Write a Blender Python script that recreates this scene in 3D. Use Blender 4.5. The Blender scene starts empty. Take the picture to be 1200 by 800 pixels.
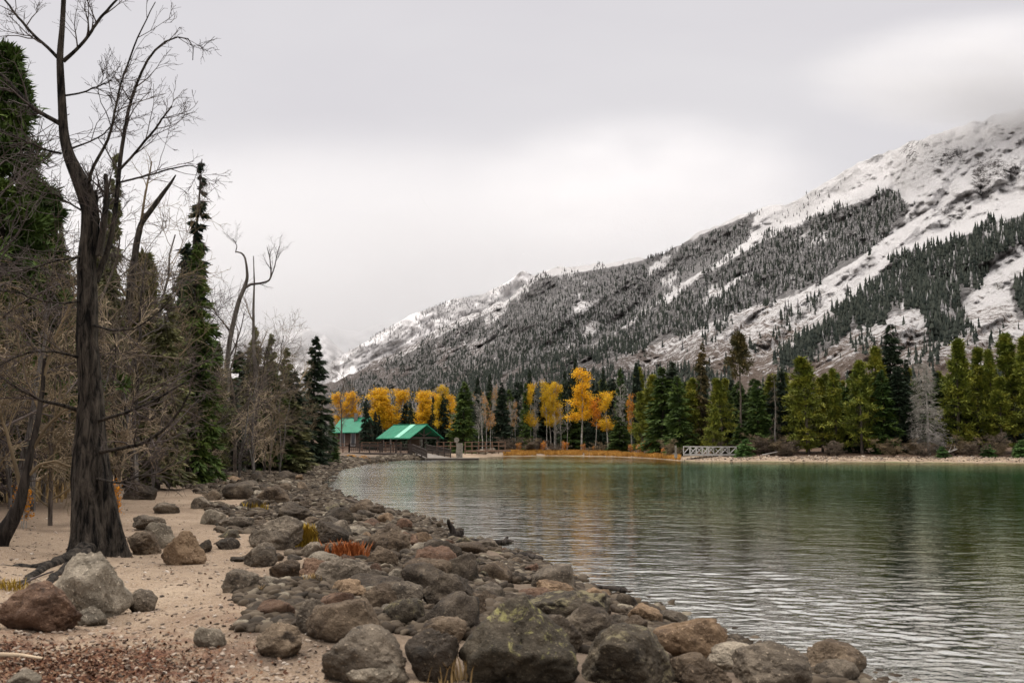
import bpy, bmesh, math, random
import numpy as np
from mathutils import Vector

scene = bpy.context.scene
COL = scene.collection

# ------------------------------------------------------------------ camera
FOC, HORIZON, EYE = 1167.0, 519.0, 2.2          # focal length and horizon in pixels of a 1200 x 800 frame
PITCH = math.atan((HORIZON - 400) / FOC)
cam_data = bpy.data.cameras.new("camera")
cam_data.sensor_width = 36.0
cam_data.lens = FOC / 1200 * 36
cam_data.clip_start, cam_data.clip_end = 0.1, 40000
cam = bpy.data.objects.new("camera", cam_data)
COL.objects.link(cam)
cam.location = (0, 0, EYE)
cam.rotation_euler = (math.pi / 2 + PITCH, 0, 0)
scene.camera = cam
cam_data.dof.use_dof = True
cam_data.dof.focus_distance = 45
cam_data.dof.aperture_fstop = 3.2

# ------------------------------------------------------------------ sky, sun, exposure
SUN_EL, SUN_AZ = math.radians(48), math.radians(-60)
world = bpy.data.worlds.new("World")
scene.world = world
world.use_nodes = True
wn, wl = world.node_tree.nodes, world.node_tree.links
wn.clear()
w_out = wn.new("ShaderNodeOutputWorld")
w_bg = wn.new("ShaderNodeBackground")
w_sky = wn.new("ShaderNodeTexSky")
w_sky.sky_type = 'NISHITA'
w_sky.sun_disc = False
w_sky.sun_elevation = SUN_EL
w_sky.sun_rotation = SUN_AZ
w_tc = wn.new("ShaderNodeTexCoord")
w_map = wn.new("ShaderNodeMapping")
w_map.inputs["Scale"].default_value = (1.0, 1.0, 2.6)
w_noise = wn.new("ShaderNodeTexNoise")
w_noise.inputs["Scale"].default_value = 1.7
w_noise.inputs["Detail"].default_value = 5
w_noise.inputs["Roughness"].default_value = 0.5
w_noise.inputs["Distortion"].default_value = 0.35
w_sep = wn.new("ShaderNodeSeparateXYZ")
w_el = wn.new("ShaderNodeMapRange")              # cloud deck thins and brightens low over the valley
w_el.inputs[1].default_value, w_el.inputs[2].default_value = 0.10, 0.50
w_el.inputs[3].default_value, w_el.inputs[4].default_value = 0.0, 1.0
w_add = wn.new("ShaderNodeMath"); w_add.operation = 'MULTIPLY_ADD'
w_add.inputs[1].default_value = 1.0
w_n = wn.new("ShaderNodeMapRange")
w_n.inputs[1].default_value, w_n.inputs[2].default_value = 0.32, 0.68
w_n.inputs[3].default_value, w_n.inputs[4].default_value = -0.30, 0.30
w_ramp = wn.new("ShaderNodeValToRGB")
w_ramp.color_ramp.elements[0].position = 0.0
w_ramp.color_ramp.elements[0].color = (0.715, 0.70, 0.714, 1)
w_ramp.color_ramp.elements[1].position = 1.0
w_ramp.color_ramp.elements[1].color = (0.615, 0.596, 0.626, 1)
w_e = w_ramp.color_ramp.elements.new(0.5)
w_e.color = (0.665, 0.648, 0.668, 1)
w_mixs = wn.new("ShaderNodeMix"); w_mixs.data_type = 'RGBA'; w_mixs.blend_type = 'MULTIPLY'
w_mixs.inputs[0].default_value = 1.0
w_mixs.inputs[7].default_value = (0.08, 0.08, 0.08, 1)
w_mix = wn.new("ShaderNodeMix"); w_mix.data_type = 'RGBA'
w_mix.inputs[0].default_value = 0.985
wl.new(w_tc.outputs["Generated"], w_map.inputs["Vector"])
wl.new(w_map.outputs[0], w_noise.inputs["Vector"])
wl.new(w_tc.outputs["Generated"], w_sep.inputs[0])
wl.new(w_sep.outputs[2], w_el.inputs[0])
wl.new(w_noise.outputs["Fac"], w_n.inputs[0])
wl.new(w_el.outputs[0], w_add.inputs[0])
wl.new(w_n.outputs[0], w_add.inputs[2])
wl.new(w_add.outputs[0], w_ramp.inputs[0])
wl.new(w_sky.outputs[0], w_mixs.inputs[6])
wl.new(w_mixs.outputs[2], w_mix.inputs[6])
w_zen = wn.new("ShaderNodeMapRange")             # an overcast sky is brightest overhead
w_zen.interpolation_type = 'SMOOTHSTEP'
w_zen.inputs[1].default_value, w_zen.inputs[2].default_value = 0.54, 0.90
w_zen.inputs[3].default_value, w_zen.inputs[4].default_value = 1.0, 5.4
w_sc = wn.new("ShaderNodeVectorMath"); w_sc.operation = 'SCALE'
wl.new(w_sep.outputs[2], w_zen.inputs[0])
wl.new(w_ramp.outputs[0], w_sc.inputs[0])
wl.new(w_zen.outputs[0], w_sc.inputs["Scale"])
w_warm = wn.new("ShaderNodeMix"); w_warm.data_type = 'RGBA'; w_warm.blend_type = 'MULTIPLY'
w_warm.inputs[7].default_value = (1.02, 1.0, 0.92, 1)
w_wf = wn.new("ShaderNodeMapRange")
w_wf.inputs[1].default_value, w_wf.inputs[2].default_value = 0.54, 0.90
wl.new(w_sep.outputs[2], w_wf.inputs[0]); wl.new(w_wf.outputs[0], w_warm.inputs[0])
wl.new(w_sc.outputs[0], w_warm.inputs[6])
wl.new(w_warm.outputs[2], w_mix.inputs[7])
wl.new(w_mix.outputs[2], w_bg.inputs["Color"])
w_bg.inputs["Strength"].default_value = 1.0
wl.new(w_bg.outputs[0], w_out.inputs["Surface"])

sun_data = bpy.data.lights.new("sun", 'SUN')
sun_data.energy = 1.5
sun_data.angle = math.radians(18)
sun_data.color = (1.0, 0.95, 0.87)
sun = bpy.data.objects.new("sun", sun_data)
COL.objects.link(sun)
sun_dir = Vector((math.sin(SUN_AZ) * math.cos(SUN_EL), math.cos(SUN_AZ) * math.cos(SUN_EL), math.sin(SUN_EL)))
sun.rotation_euler = sun_dir.to_track_quat('Z', 'Y').to_euler()

scene.view_settings.view_transform = 'Standard'
scene.view_settings.look = 'None'
scene.view_settings.exposure = 0.2
scene.view_settings.gamma = 1.0
scene.view_settings.use_curve_mapping = False
scene.cycles.max_bounces = 12
scene.cycles.diffuse_bounces = 2
scene.cycles.glossy_bounces = 2
scene.cycles.transparent_max_bounces = 8
scene.cycles.volume_bounces = 12
scene.cycles.use_denoising = True
scene.cycles.sample_clamp_indirect = 4.0

# ------------------------------------------------------------------ maths helpers
CP, SP = math.cos(PITCH), math.sin(PITCH)


def at(px, py, Y):
    """the point on the view ray through a pixel that lies Y metres ahead; takes arrays"""
    px, py, Y = np.asarray(px, float), np.asarray(py, float), np.asarray(Y, float)
    u, v = (px - 600) / FOC, (400 - py) / FOC
    ry, rz = CP - v * SP, SP + v * CP
    k = Y / ry
    return np.stack(np.broadcast_arrays(u * k, Y, EYE + rz * k), -1)


def on_level(px, py, z=0.0):
    u, v = (px - 600) / FOC, (400 - py) / FOC
    ry, rz = CP - v * SP, SP + v * CP
    k = (z - EYE) / rz
    return np.array((u * k, ry * k))


_rt = np.random.default_rng(7).random((256, 256, 4))
_r3 = np.random.default_rng(9).random((64, 64, 64))


def vn2(x, y, seed=0):
    x = np.asarray(x, float) + seed * 17.31; y = np.asarray(y, float) + seed * 9.77
    xi, yi = np.floor(x).astype(int), np.floor(y).astype(int)
    fx, fy = x - xi, y - yi
    fx, fy = fx * fx * (3 - 2 * fx), fy * fy * (3 - 2 * fy)
    c = seed % 4
    a, b = _rt[xi & 255, yi & 255, c], _rt[(xi + 1) & 255, yi & 255, c]
    d, e = _rt[xi & 255, (yi + 1) & 255, c], _rt[(xi + 1) & 255, (yi + 1) & 255, c]
    return (a * (1 - fx) + b * fx) * (1 - fy) + (d * (1 - fx) + e * fx) * fy


def fbm2(x, y, octaves=4, seed=0):
    t, a, s = 0, 0.5, 0
    x = np.asarray(x, float); y = np.asarray(y, float)
    for i in range(octaves):
        t = t + a * vn2(x, y, seed + i); s += a; a *= 0.5
        x, y = x * 2.03 + y * 0.11, y * 2.01 - x * 0.07
    return t / s


def vn3(p):
    i = np.floor(p).astype(int); f = p - i
    f = f * f * (3 - 2 * f)
    r = 0
    for dx in (0, 1):
        for dy in (0, 1):
            for dz in (0, 1):
                w = (f[:, 0] if dx else 1 - f[:, 0]) * (f[:, 1] if dy else 1 - f[:, 1]) * (f[:, 2] if dz else 1 - f[:, 2])
                r = r + w * _r3[(i[:, 0] + dx) & 63, (i[:, 1] + dy) & 63, (i[:, 2] + dz) & 63]
    return r


def fbm3(p, octaves=4):
    t, a, s = 0, 0.5, 0
    for k in range(octaves):
        t = t + a * vn3(p * 2.0 ** k + k * 11.3); s += a; a *= 0.5
    return t / s


def smooth(a, b, x):
    t = np.clip((np.asarray(x, float) - a) / (b - a), 0, 1)
    return t * t * (3 - 2 * t)


def unit(v):
    return v / (np.linalg.norm(v, axis=-1, keepdims=True) + 1e-9)


def inside(poly, x, y):
    poly = np.asarray(poly, float); r = np.zeros(np.shape(x), bool)
    j = len(poly) - 1
    for i in range(len(poly)):
        (xi, yi), (xj, yj) = poly[i], poly[j]
        if yi != yj:
            r ^= ((yi > y) != (yj > y)) & (x < (xj - xi) * (y - yi) / (yj - yi) + xi)
        j = i
    return r


# ------------------------------------------------------------------ mesh helpers
def mesh_np(name, verts, faces, mat=None, smooth_shade=False, attrs=None):
    """verts (N,3), faces (M,k) or a list of such arrays"""
    if isinstance(faces, np.ndarray):
        faces = [faces]
    me = bpy.data.meshes.new(name)
    verts = np.ascontiguousarray(verts, np.float32)
    me.vertices.add(len(verts)); me.vertices.foreach_set("co", verts.ravel())
    nl = sum(f.size for f in faces); nf = sum(len(f) for f in faces)
    me.loops.add(nl); me.polygons.add(nf)
    me.loops.foreach_set("vertex_index", np.concatenate([f.ravel() for f in faces]).astype(np.int32))
    tot = np.concatenate([np.full(len(f), f.shape[1]) for f in faces])
    me.polygons.foreach_set("loop_start", np.concatenate([[0], np.cumsum(tot)[:-1]]).astype(np.int32))
    me.update(calc_edges=True)
    if smooth_shade:
        me.polygons.foreach_set("use_smooth", np.ones(nf, bool))
    for k, v in (attrs or {}).items():
        a = me.attributes.new(k, 'FLOAT', 'POINT'); a.data.foreach_set("value", np.asarray(v, np.float32).ravel())
    if mat:
        me.materials.append(mat)
    return me


def link(name, me, parent=None, **tags):
    o = bpy.data.objects.new(name, me)
    COL.objects.link(o)
    if parent is not None:
        o.parent = parent
    tag(o, **tags)
    return o


def tag(o, label=None, cat=None, group=None, kind=None):
    if label: o["label"] = label
    if cat: o["category"] = cat
    if group: o["group"] = group
    if kind: o["kind"] = kind
    return o


def empty(name, loc, rz=0.0, **tags):
    o = link(name, None, **tags)
    o.location = loc; o.rotation_euler = (0, 0, rz)
    o.empty_display_size = 0.3
    return o


def grid_faces(n, m):
    i = np.arange((n - 1) * m).reshape(n - 1, m)[:, :-1].ravel()
    return np.stack((i, i + 1, i + m + 1, i + m), -1)


class MB:
    """collects boxes, bars and polygons into one mesh"""
    def __init__(self):
        self.v, self.f = [], []

    def poly(self, pts, faces):
        b = len(self.v)
        self.v += [tuple(map(float, p)) for p in pts]
        self.f += [tuple(b + i for i in f) for f in faces]

    def hexa(self, c):
        self.poly(c, [(0, 3, 2, 1), (4, 5, 6, 7), (0, 1, 5, 4), (1, 2, 6, 5), (2, 3, 7, 6), (3, 0, 4, 7)])

    def bar(self, a, b, w, h, up=(0, 0, 1)):
        a, b, up = Vector(a), Vector(b), Vector(up)
        d = (b - a).normalized()
        s = d.cross(up)
        if s.length < 1e-3:
            s = d.cross(Vector((1, 0, 0)))
        s.normalize(); t = s.cross(d).normalized()
        s, t = s * w / 2, t * h / 2
        self.hexa([a - s - t, a + s - t, a + s + t, a - s + t, b - s - t, b + s - t, b + s + t, b - s + t])

    def box(self, x0, y0, z0, x1, y1, z1):
        self.hexa([(x0, y0, z0), (x1, y0, z0), (x1, y1, z0), (x0, y1, z0), (x0, y0, z1), (x1, y0, z1), (x1, y1, z1), (x0, y1, z1)])

    def build(self, name, mat, parent=None, **tags):
        me = bpy.data.meshes.new(name)
        me.from_pydata(self.v, [], self.f); me.update()
        me.materials.append(mat)
        return link(name, me, parent, **tags)


def tubes(P, R, S):
    """P (N,K,3) centre lines, R (N,K) radii -> vertices and quads"""
    N, K, _ = P.shape
    T = np.gradient(P, axis=1); T = unit(T)
    ref = np.array((0.31, 0.22, 0.93)); ref2 = np.array((0.9, -0.3, 0.1))
    near = np.abs(unit(P[:, -1] - P[:, 0]) @ ref) > 0.75              # one reference per tube, so that it never twists
    rf = np.broadcast_to(np.where(near[:, None], ref2, ref)[:, None, :], T.shape)
    A = unit(np.cross(T, rf)); B = np.cross(T, A)
    ang = np.arange(S) * 2 * np.pi / S
    V = P[:, :, None, :] + R[:, :, None, None] * (A[:, :, None, :] * np.cos(ang)[:, None] + B[:, :, None, :] * np.sin(ang)[:, None])
    idx = np.arange(N * K * S).reshape(N, K, S)
    a, b = idx[:, :-1], idx[:, 1:]
    F = np.stack((a, np.roll(a, -1, 2), np.roll(b, -1, 2), b), -1).reshape(-1, 4)
    return V.reshape(-1, 3), F


class NP:
    """collects numpy pieces into one mesh"""
    def __init__(self):
        self.v, self.f, self.n = [], {}, 0

    def add(self, v, f):
        self.v.append(v); self.f.setdefault(f.shape[1], []).append(f + self.n); self.n += len(v)

    def tube(self, P, R, S):
        self.add(*tubes(P, R, S))

    def mesh(self, name, mat, smooth_shade=False):
        return mesh_np(name, np.concatenate(self.v), [np.concatenate(x) for x in self.f.values()], mat, smooth_shade)


def resample(P, K):
    """smooth a traced polyline to K points"""
    P = np.asarray(P, float)
    d = np.concatenate([[0], np.cumsum(np.linalg.norm(np.diff(P[:, :3], axis=0), axis=1))]); d /= d[-1]
    s = np.linspace(0, 1, K)
    Q = np.stack([np.interp(s, d, P[:, k]) for k in range(P.shape[1])], -1)
    for _ in range(max(1, K // (3 * len(P)))):
        Q[1:-1] = 0.25 * Q[:-2] + 0.5 * Q[1:-1] + 0.25 * Q[2:]
    return Q


def grow(rng, P, R, n, L, ang, up, wob, K, s0=0.2, rk=0.6, rmin=0.004, out=None):
    """children of the branches P: n on each, of length about L"""
    N, K0, _ = P.shape
    i = np.repeat(np.arange(N), n); M = len(i)
    s = s0 + (1 - s0) * rng.random(M) ** 0.9
    t = s * (K0 - 1); a = np.minimum(t.astype(int), K0 - 2); f = (t - a)[:, None]
    p = P[i, a] * (1 - f) + P[i, a + 1] * f
    r = R[i, a] * (1 - f[:, 0]) + R[i, a + 1] * f[:, 0]
    T = unit(P[i, a + 1] - P[i, a])
    q = rng.normal(size=(M, 3)); q = unit(q - (q * T).sum(1, keepdims=True) * T)
    th = ang * (0.6 + 0.8 * rng.random(M))[:, None]
    d = unit(T * np.cos(th) + q * np.sin(th))
    if out is not None:
        d = unit(d + np.asarray(out))
    ln = L * (0.45 + 0.75 * rng.random(M)) * (1.15 - 0.5 * s)
    C = np.zeros((M, K, 3)); C[:, 0] = p
    st = (ln / (K - 1))[:, None]
    bend = rng.normal(size=(M, 3)) * wob * 0.5
    for k in range(1, K):
        C[:, k] = C[:, k - 1] + d * st
        d = unit(d + bend + np.array((0, 0, up)) + rng.normal(size=(M, 3)) * wob)
    r0 = np.maximum(r * rk, rmin)
    RC = np.maximum(r0[:, None] * np.linspace(1, 0.3, K), rmin * 0.7)
    return C, RC


# ------------------------------------------------------------------ materials
class Mat:
    def __init__(self, name, rough=0.9, spec=0.3):
        self.m = bpy.data.materials.new(name); self.m.use_nodes = True
        self.n, self.l = self.m.node_tree.nodes, self.m.node_tree.links
        self.b = self.n["Principled BSDF"]; self.out = self.n["Material Output"]
        self.b.inputs["Roughness"].default_value = rough
        self.b.inputs["Specular IOR Level"].default_value = spec

    def coords(self, kind="Object", scale=(1, 1, 1), shift=True):
        tc = self.n.new("ShaderNodeTexCoord")
        v = tc.outputs[kind] if kind != "World" else self.n.new("ShaderNodeNewGeometry").outputs["Position"]
        if shift and kind == "Object":
            oi = self.n.new("ShaderNodeObjectInfo")
            ad = self.n.new("ShaderNodeVectorMath"); ad.operation = 'MULTIPLY_ADD'
            ad.inputs[1].default_value = (37, 23, 41)
            self.l.new(oi.outputs["Random"], ad.inputs[0]); self.l.new(v, ad.inputs[2]); v = ad.outputs[0]
        mp = self.n.new("ShaderNodeMapping"); mp.inputs["Scale"].default_value = scale
        self.l.new(v, mp.inputs["Vector"])
        return mp.outputs[0]

    def noise(self, vec, scale, detail=4, rough=0.6, dist=0.0):
        t = self.n.new("ShaderNodeTexNoise")
        t.inputs["Scale"].default_value = scale; t.inputs["Detail"].default_value = detail
        t.inputs["Roughness"].default_value = rough; t.inputs["Distortion"].default_value = dist
        self.l.new(vec, t.inputs["Vector"])
        return t.outputs["Fac"]

    def voronoi(self, vec, scale, feature='F1', out="Distance"):
        t = self.n.new("ShaderNodeTexVoronoi"); t.feature = feature
        t.inputs["Scale"].default_value = scale
        self.l.new(vec, t.inputs["Vector"])
        return t.outputs[out]

    def ramp(self, fac, stops, interp='LINEAR'):
        r = self.n.new("ShaderNodeValToRGB"); r.color_ramp.interpolation = interp
        e = r.color_ramp.elements
        while len(e) < len(stops):
            e.new(0.5)
        for q, (p, c) in zip(e, stops):
            q.position = p; q.color = (*c, 1) if len(c) == 3 else c
        self.l.new(fac, r.inputs[0])
        return r.outputs[0]

    def rng(self, fac, a, b, c=0.0, d=1.0, sm=False):
        r = self.n.new("ShaderNodeMapRange")
        if sm: r.interpolation_type = 'SMOOTHSTEP'
        for k, v in zip((1, 2, 3, 4), (a, b, c, d)):
            r.inputs[k].default_value = v
        self.l.new(fac, r.inputs[0])
        return r.outputs[0]

    def mix(self, fac, a, b, mode='MIX'):
        x = self.n.new("ShaderNodeMix"); x.data_type = 'RGBA'; x.blend_type = mode
        for sock, v in ((x.inputs[0], fac), (x.inputs[6], a), (x.inputs[7], b)):
            if isinstance(v, (int, float)): sock.default_value = v
            elif isinstance(v, tuple): sock.default_value = (*v, 1)
            else: self.l.new(v, sock)
        return x.outputs[2]

    def math(self, op, a, b=None):
        x = self.n.new("ShaderNodeMath"); x.operation = op
        for sock, v in zip(x.inputs, (a, b)):
            if v is None: continue
            if isinstance(v, (int, float)): sock.default_value = v
            else: self.l.new(v, sock)
        return x.outputs[0]

    def attr(self, name):
        a = self.n.new("ShaderNodeAttribute"); a.attribute_name = name
        return a.outputs["Fac"]

    def rand(self):
        return self.n.new("ShaderNodeObjectInfo").outputs["Random"]

    def color(self, c):
        if isinstance(c, tuple): self.b.inputs["Base Color"].default_value = (*c, 1)
        else: self.l.new(c, self.b.inputs["Base Color"])
        return self

    def bump(self, h, strength, dist=0.05):
        b = self.n.new("ShaderNodeBump")
        b.inputs["Strength"].default_value = strength; b.inputs["Distance"].default_value = dist
        self.l.new(h, b.inputs["Height"]); self.l.new(b.outputs[0], self.b.inputs["Normal"])
        return self


def rock_mat(name, dark, mid, pale, lichen=None, amount=0.62):
    m = Mat(name, 0.85, 0.25)
    v = m.coords("Object")
    big = m.noise(v, 1.6, 5, 0.65, 0.4)
    fine = m.noise(v, 11, 6, 0.7)
    c = m.ramp(big, [(0.30, dark), (0.50, mid), (0.70, pale)])
    c = m.mix(m.rng(fine, 0.35, 0.72, 0.0, 0.75), c, m.ramp(fine, [(0.35, dark), (0.62, mid), (0.78, pale)]))
    spots = m.noise(v, 34, 3, 0.6)
    c = m.mix(m.rng(spots, 0.60, 0.72, 0.0, 0.55), c, tuple(min(1, x * 1.7) for x in pale))
    c = m.mix(m.rng(m.noise(v, 5.5, 4, 0.7), 0.58, 0.68, 0.0, 0.8), c, tuple(x * 0.7 for x in dark))
    if lichen:
        g = m.n.new("ShaderNodeNewGeometry")
        sz = m.n.new("ShaderNodeSeparateXYZ"); m.l.new(g.outputs["Normal"], sz.inputs[0])
        k = m.math('MULTIPLY', m.rng(m.noise(v, 4.2, 6, 0.75, 0.6), amount - 0.07, amount, 0, 1), m.rng(sz.outputs[2], 0.15, 0.5))
        c = m.mix(m.math('MULTIPLY', k, 0.85), c, lichen)
    m.color(c)
    h = m.math('ADD', m.math('MULTIPLY', fine, 0.7), m.math('MULTIPLY', spots, 0.35))
    m.bump(h, 1.0, 0.10)
    return m.m


ROCKS = {
    'dark': rock_mat("rock_dark", (0.010, 0.008, 0.005), (0.050, 0.037, 0.025), (0.171, 0.134, 0.093)),
    'brown': rock_mat("rock_brown", (0.018, 0.012, 0.008), (0.095, 0.067, 0.042), (0.264, 0.196, 0.129)),
    'grey': rock_mat("rock_grey", (0.021, 0.016, 0.012), (0.116, 0.092, 0.066), (0.330, 0.268, 0.195)),
    'pale': rock_mat("rock_pale", (0.050, 0.041, 0.030), (0.218, 0.182, 0.133), (0.475, 0.403, 0.305)),
    'tan': rock_mat("rock_tan", (0.050, 0.029, 0.016), (0.182, 0.119, 0.068), (0.369, 0.261, 0.161)),
    'red': rock_mat("rock_red", (0.027, 0.015, 0.009), (0.121, 0.068, 0.041), (0.250, 0.159, 0.101)),
    'lichen': rock_mat("rock_lichen", (0.009, 0.008, 0.005), (0.053, 0.042, 0.027), (0.165, 0.134, 0.093), (0.264, 0.242, 0.093), 0.60),
    'mossy': rock_mat("rock_mossy", (0.011, 0.009, 0.006), (0.063, 0.049, 0.032), (0.198, 0.159, 0.109), (0.198, 0.168, 0.093), 0.58),
}


def bark_mat(name, dark, light, sc=(9, 9, 1.6), bump=0.9, patches=None):
    m = Mat(name, 0.95, 0.15)
    v = m.coords("Object", sc)
    n = m.noise(v, 1.0, 6, 0.7, 0.5)
    c = m.ramp(n, [(0.40, dark), (0.72, light)])
    if patches:
        v2 = m.coords("Object", (2.2, 2.2, 0.9))
        c = m.mix(m.rng(m.noise(v2, 1.3, 4, 0.6), 0.66, 0.70), c, patches)
    m.color(c); m.bump(n, bump, 0.10)
    return m.m


BARK = {
    'hero': bark_mat("bark_cottonwood", (0.003, 0.0025, 0.002), (0.105, 0.086, 0.068), (13, 13, 2.6), 1.0),
    'dark': bark_mat("bark_dark", (0.016, 0.013, 0.011), (0.085, 0.07, 0.058)),
    'grey': bark_mat("bark_grey", (0.06, 0.052, 0.046), (0.24, 0.215, 0.195)),
    'pine': bark_mat("bark_pine", (0.05, 0.038, 0.03), (0.19, 0.155, 0.125)),
    'aspen': bark_mat("bark_aspen", (0.16, 0.145, 0.125), (0.52, 0.49, 0.44), (5, 5, 3), 0.3),
    'snag': bark_mat("bark_snag", (0.055, 0.045, 0.038), (0.19, 0.165, 0.145), (8, 8, 1.6), 0.8, (0.5, 0.48, 0.45)),
    'silver': bark_mat("bark_silver", (0.16, 0.145, 0.13), (0.36, 0.335, 0.31)),
}


def twig_mat(name, dark, light):
    m = Mat(name, 0.9, 0.2)
    v = m.coords("Object")
    m.color(m.mix(m.rng(m.noise(v, 1.6, 3), 0.3, 0.7), dark, light))
    return m.m


TWIG = {
    'tan': twig_mat("twig_tan", (0.11, 0.082, 0.055), (0.47, 0.365, 0.25)),
    'brown': twig_mat("twig_brown", (0.084, 0.061, 0.036), (0.225, 0.169, 0.101)),
    'dark': twig_mat("twig_dark", (0.030, 0.022, 0.020), (0.095, 0.075, 0.066)),
    'mauve': twig_mat("twig_mauve", (0.055, 0.042, 0.030), (0.16, 0.122, 0.088)),
    'silver': twig_mat("twig_silver", (0.17, 0.15, 0.13), (0.38, 0.35, 0.315)),
    'bone': twig_mat("twig_bone", (0.149, 0.122, 0.084), (0.298, 0.256, 0.192)),
}


def leaf_mat(name, a, b, c, trans=0.0, nscale=0.9):
    m = Mat(name, 0.75, 0.25)
    v = m.coords("Object")
    col = m.ramp(m.noise(v, nscale, 3, 0.6), [(0.3, a), (0.5, b), (0.7, c)])
    hue = m.mix(m.rand(), (0.80, 0.85, 0.80), (1.22, 1.12, 1.0))
    m.color(m.mix(1.0, col, hue, 'MULTIPLY'))
    if trans:
        tr = m.n.new("ShaderNodeBsdfTranslucent"); m.l.new(m.b.inputs["Base Color"].links[0].from_socket, tr.inputs[0])
        mx = m.n.new("ShaderNodeMixShader"); mx.inputs[0].default_value = trans
        m.l.new(m.b.outputs[0], mx.inputs[1]); m.l.new(tr.outputs[0], mx.inputs[2]); m.l.new(mx.outputs[0], m.out.inputs[0])
    return m.m


LEAF = {
    'spruce': leaf_mat("needles_spruce", (0.010, 0.018, 0.010), (0.020, 0.034, 0.018), (0.036, 0.055, 0.026)),
    'fir': leaf_mat("needles_fir", (0.021, 0.041, 0.010), (0.047, 0.081, 0.015), (0.091, 0.132, 0.024)),
    'pine': leaf_mat("needles_pine", (0.061, 0.077, 0.012), (0.135, 0.151, 0.019), (0.250, 0.231, 0.030)),
    'olive': leaf_mat("needles_olive", (0.054, 0.062, 0.024), (0.108, 0.112, 0.046), (0.176, 0.171, 0.077)),
    'rusty': leaf_mat("needles_rusty", (0.030, 0.030, 0.012), (0.080, 0.060, 0.022), (0.15, 0.095, 0.035)),
    'gold': leaf_mat("leaves_gold", (0.46, 0.25, 0.010), (0.64, 0.385, 0.016), (0.76, 0.50, 0.035), 0.3),
    'amber': leaf_mat("leaves_amber", (0.42, 0.15, 0.012), (0.58, 0.22, 0.015), (0.68, 0.30, 0.025), 0.3),
    'faded': leaf_mat("leaves_faded", (0.24, 0.12, 0.035), (0.36, 0.20, 0.07), (0.45, 0.28, 0.11), 0.2),
    'bush': leaf_mat("leaves_bush", (0.025, 0.06, 0.012), (0.045, 0.10, 0.022), (0.07, 0.13, 0.03)),
}


def plain(name, c, rough=0.8, var=0.25, scale=3.0, spec=0.3, sc=(1, 1, 1)):
    m = Mat(name, rough, spec)
    n = m.noise(m.coords("Object", sc), scale, 5, 0.65)
    m.color(m.mix(m.rng(n, 0.3, 0.7), tuple(x * (1 - var) for x in c), tuple(min(1, x * (1 + var)) for x in c)))
    m.bump(n, 0.25, 0.02)
    return m.m

# ------------------------------------------------------------------ shoreline and ground
SHORE_PX = [(955, 792), (892, 775), (812, 742), (748, 716), (682, 690), (632, 668), (598, 651), (560, 641), (530, 631),
            (512, 622), (490, 608), (450, 598), (420, 590), (395, 582), (378, 574), (370, 566), (384, 556), (400, 549),
            (425, 543.5), (455, 540.5), (500, 538), (560, 536), (590, 534.5), (650, 534), (720, 535), (770, 537.5), (800, 540),
            (850, 540.5), (950, 541), (1050, 541.5), (1200, 542.5), (1400, 545)]
SHORE = np.array([(7, -60), (5.5, 0), (4.6, 6.5)] + [tuple(on_level(*p)) for p in SHORE_PX] + [(150, 85), (260, 40), (260, -60)])


def shore_dist(x, y):
    """metres from the shoreline: positive on land, negative in the lake"""
    x, y = np.asarray(x, float), np.asarray(y, float)
    best = np.full(x.shape, 1e9)
    Q = np.roll(SHORE, -1, 0)
    for (ax, ay), (bx, by) in zip(SHORE, Q):
        dx, dy = bx - ax, by - ay
        t = np.clip(((x - ax) * dx + (y - ay) * dy) / (dx * dx + dy * dy), 0, 1)
        best = np.minimum(best, (x - ax - t * dx) ** 2 + (y - ay - t * dy) ** 2)
    d = np.sqrt(best)
    return np.where(inside(SHORE, x, y), -d, d)


def ground_z(x, y, rough=True):
    x, y = np.asarray(x, float), np.asarray(y, float)
    d = shore_dist(x, y)
    if rough:
        d = d + (fbm2(x * 0.5, y * 0.5, 3, 2) - 0.5) * np.clip(np.abs(d), 0, 1.0) * 0.9
    land = np.interp(d, [0, 0.4, 1.2, 2.5, 4.5, 8, 14, 30, 80, 400, 9000], [0, 0.07, 0.22, 0.42, 0.55, 0.66, 0.92, 1.45, 2.3, 5, 10])
    bed = -np.interp(-d, [0, 1, 3, 8, 20, 60], [0, .10, .30, 1.0, 3, 6])
    z = np.where(d > 0, land, bed)
    if rough:
        z = z + (fbm2(x * 0.35, y * 0.35, 4, 1) - 0.5) * 0.34 * np.clip(np.abs(d) / 4, 0.1, 1)
        z = z + (fbm2(x * 2.1, y * 2.1, 3, 3) - 0.5) * 0.07 * np.clip(d, 0.2, 1)
    return z


def gz(x, y):
    return float(ground_z(np.array([x]), np.array([y]))[0])


def ground_at(px, py):
    """where the view ray through a pixel meets the ground"""
    Y = np.geomspace(4.5, 400, 1500)
    p = at(px, py, Y)
    h = p[:, 2] - np.maximum(ground_z(p[:, 0], p[:, 1]), -0.05)
    k = int(np.argmax(h <= 0)) if (h <= 0).any() else len(Y) - 1
    return p[k]


def stand(px, Y):
    x = (px - 600) / FOC * Y * 1.0
    return (x, Y, gz(x, Y))


az = np.radians(np.concatenate([np.linspace(-180, -36, 70)[:-1], np.linspace(-36, 36, 640), np.linspace(36, 180, 70)[1:]]))
rad = np.geomspace(0.8, 12000, 620)
RR, AA = np.meshgrid(rad, az, indexing='ij')
gx, gy = RR * np.sin(AA), RR * np.cos(AA)
gzv = ground_z(gx.ravel(), gy.ravel())
sdv = shore_dist(gx.ravel(), gy.ravel())

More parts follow.
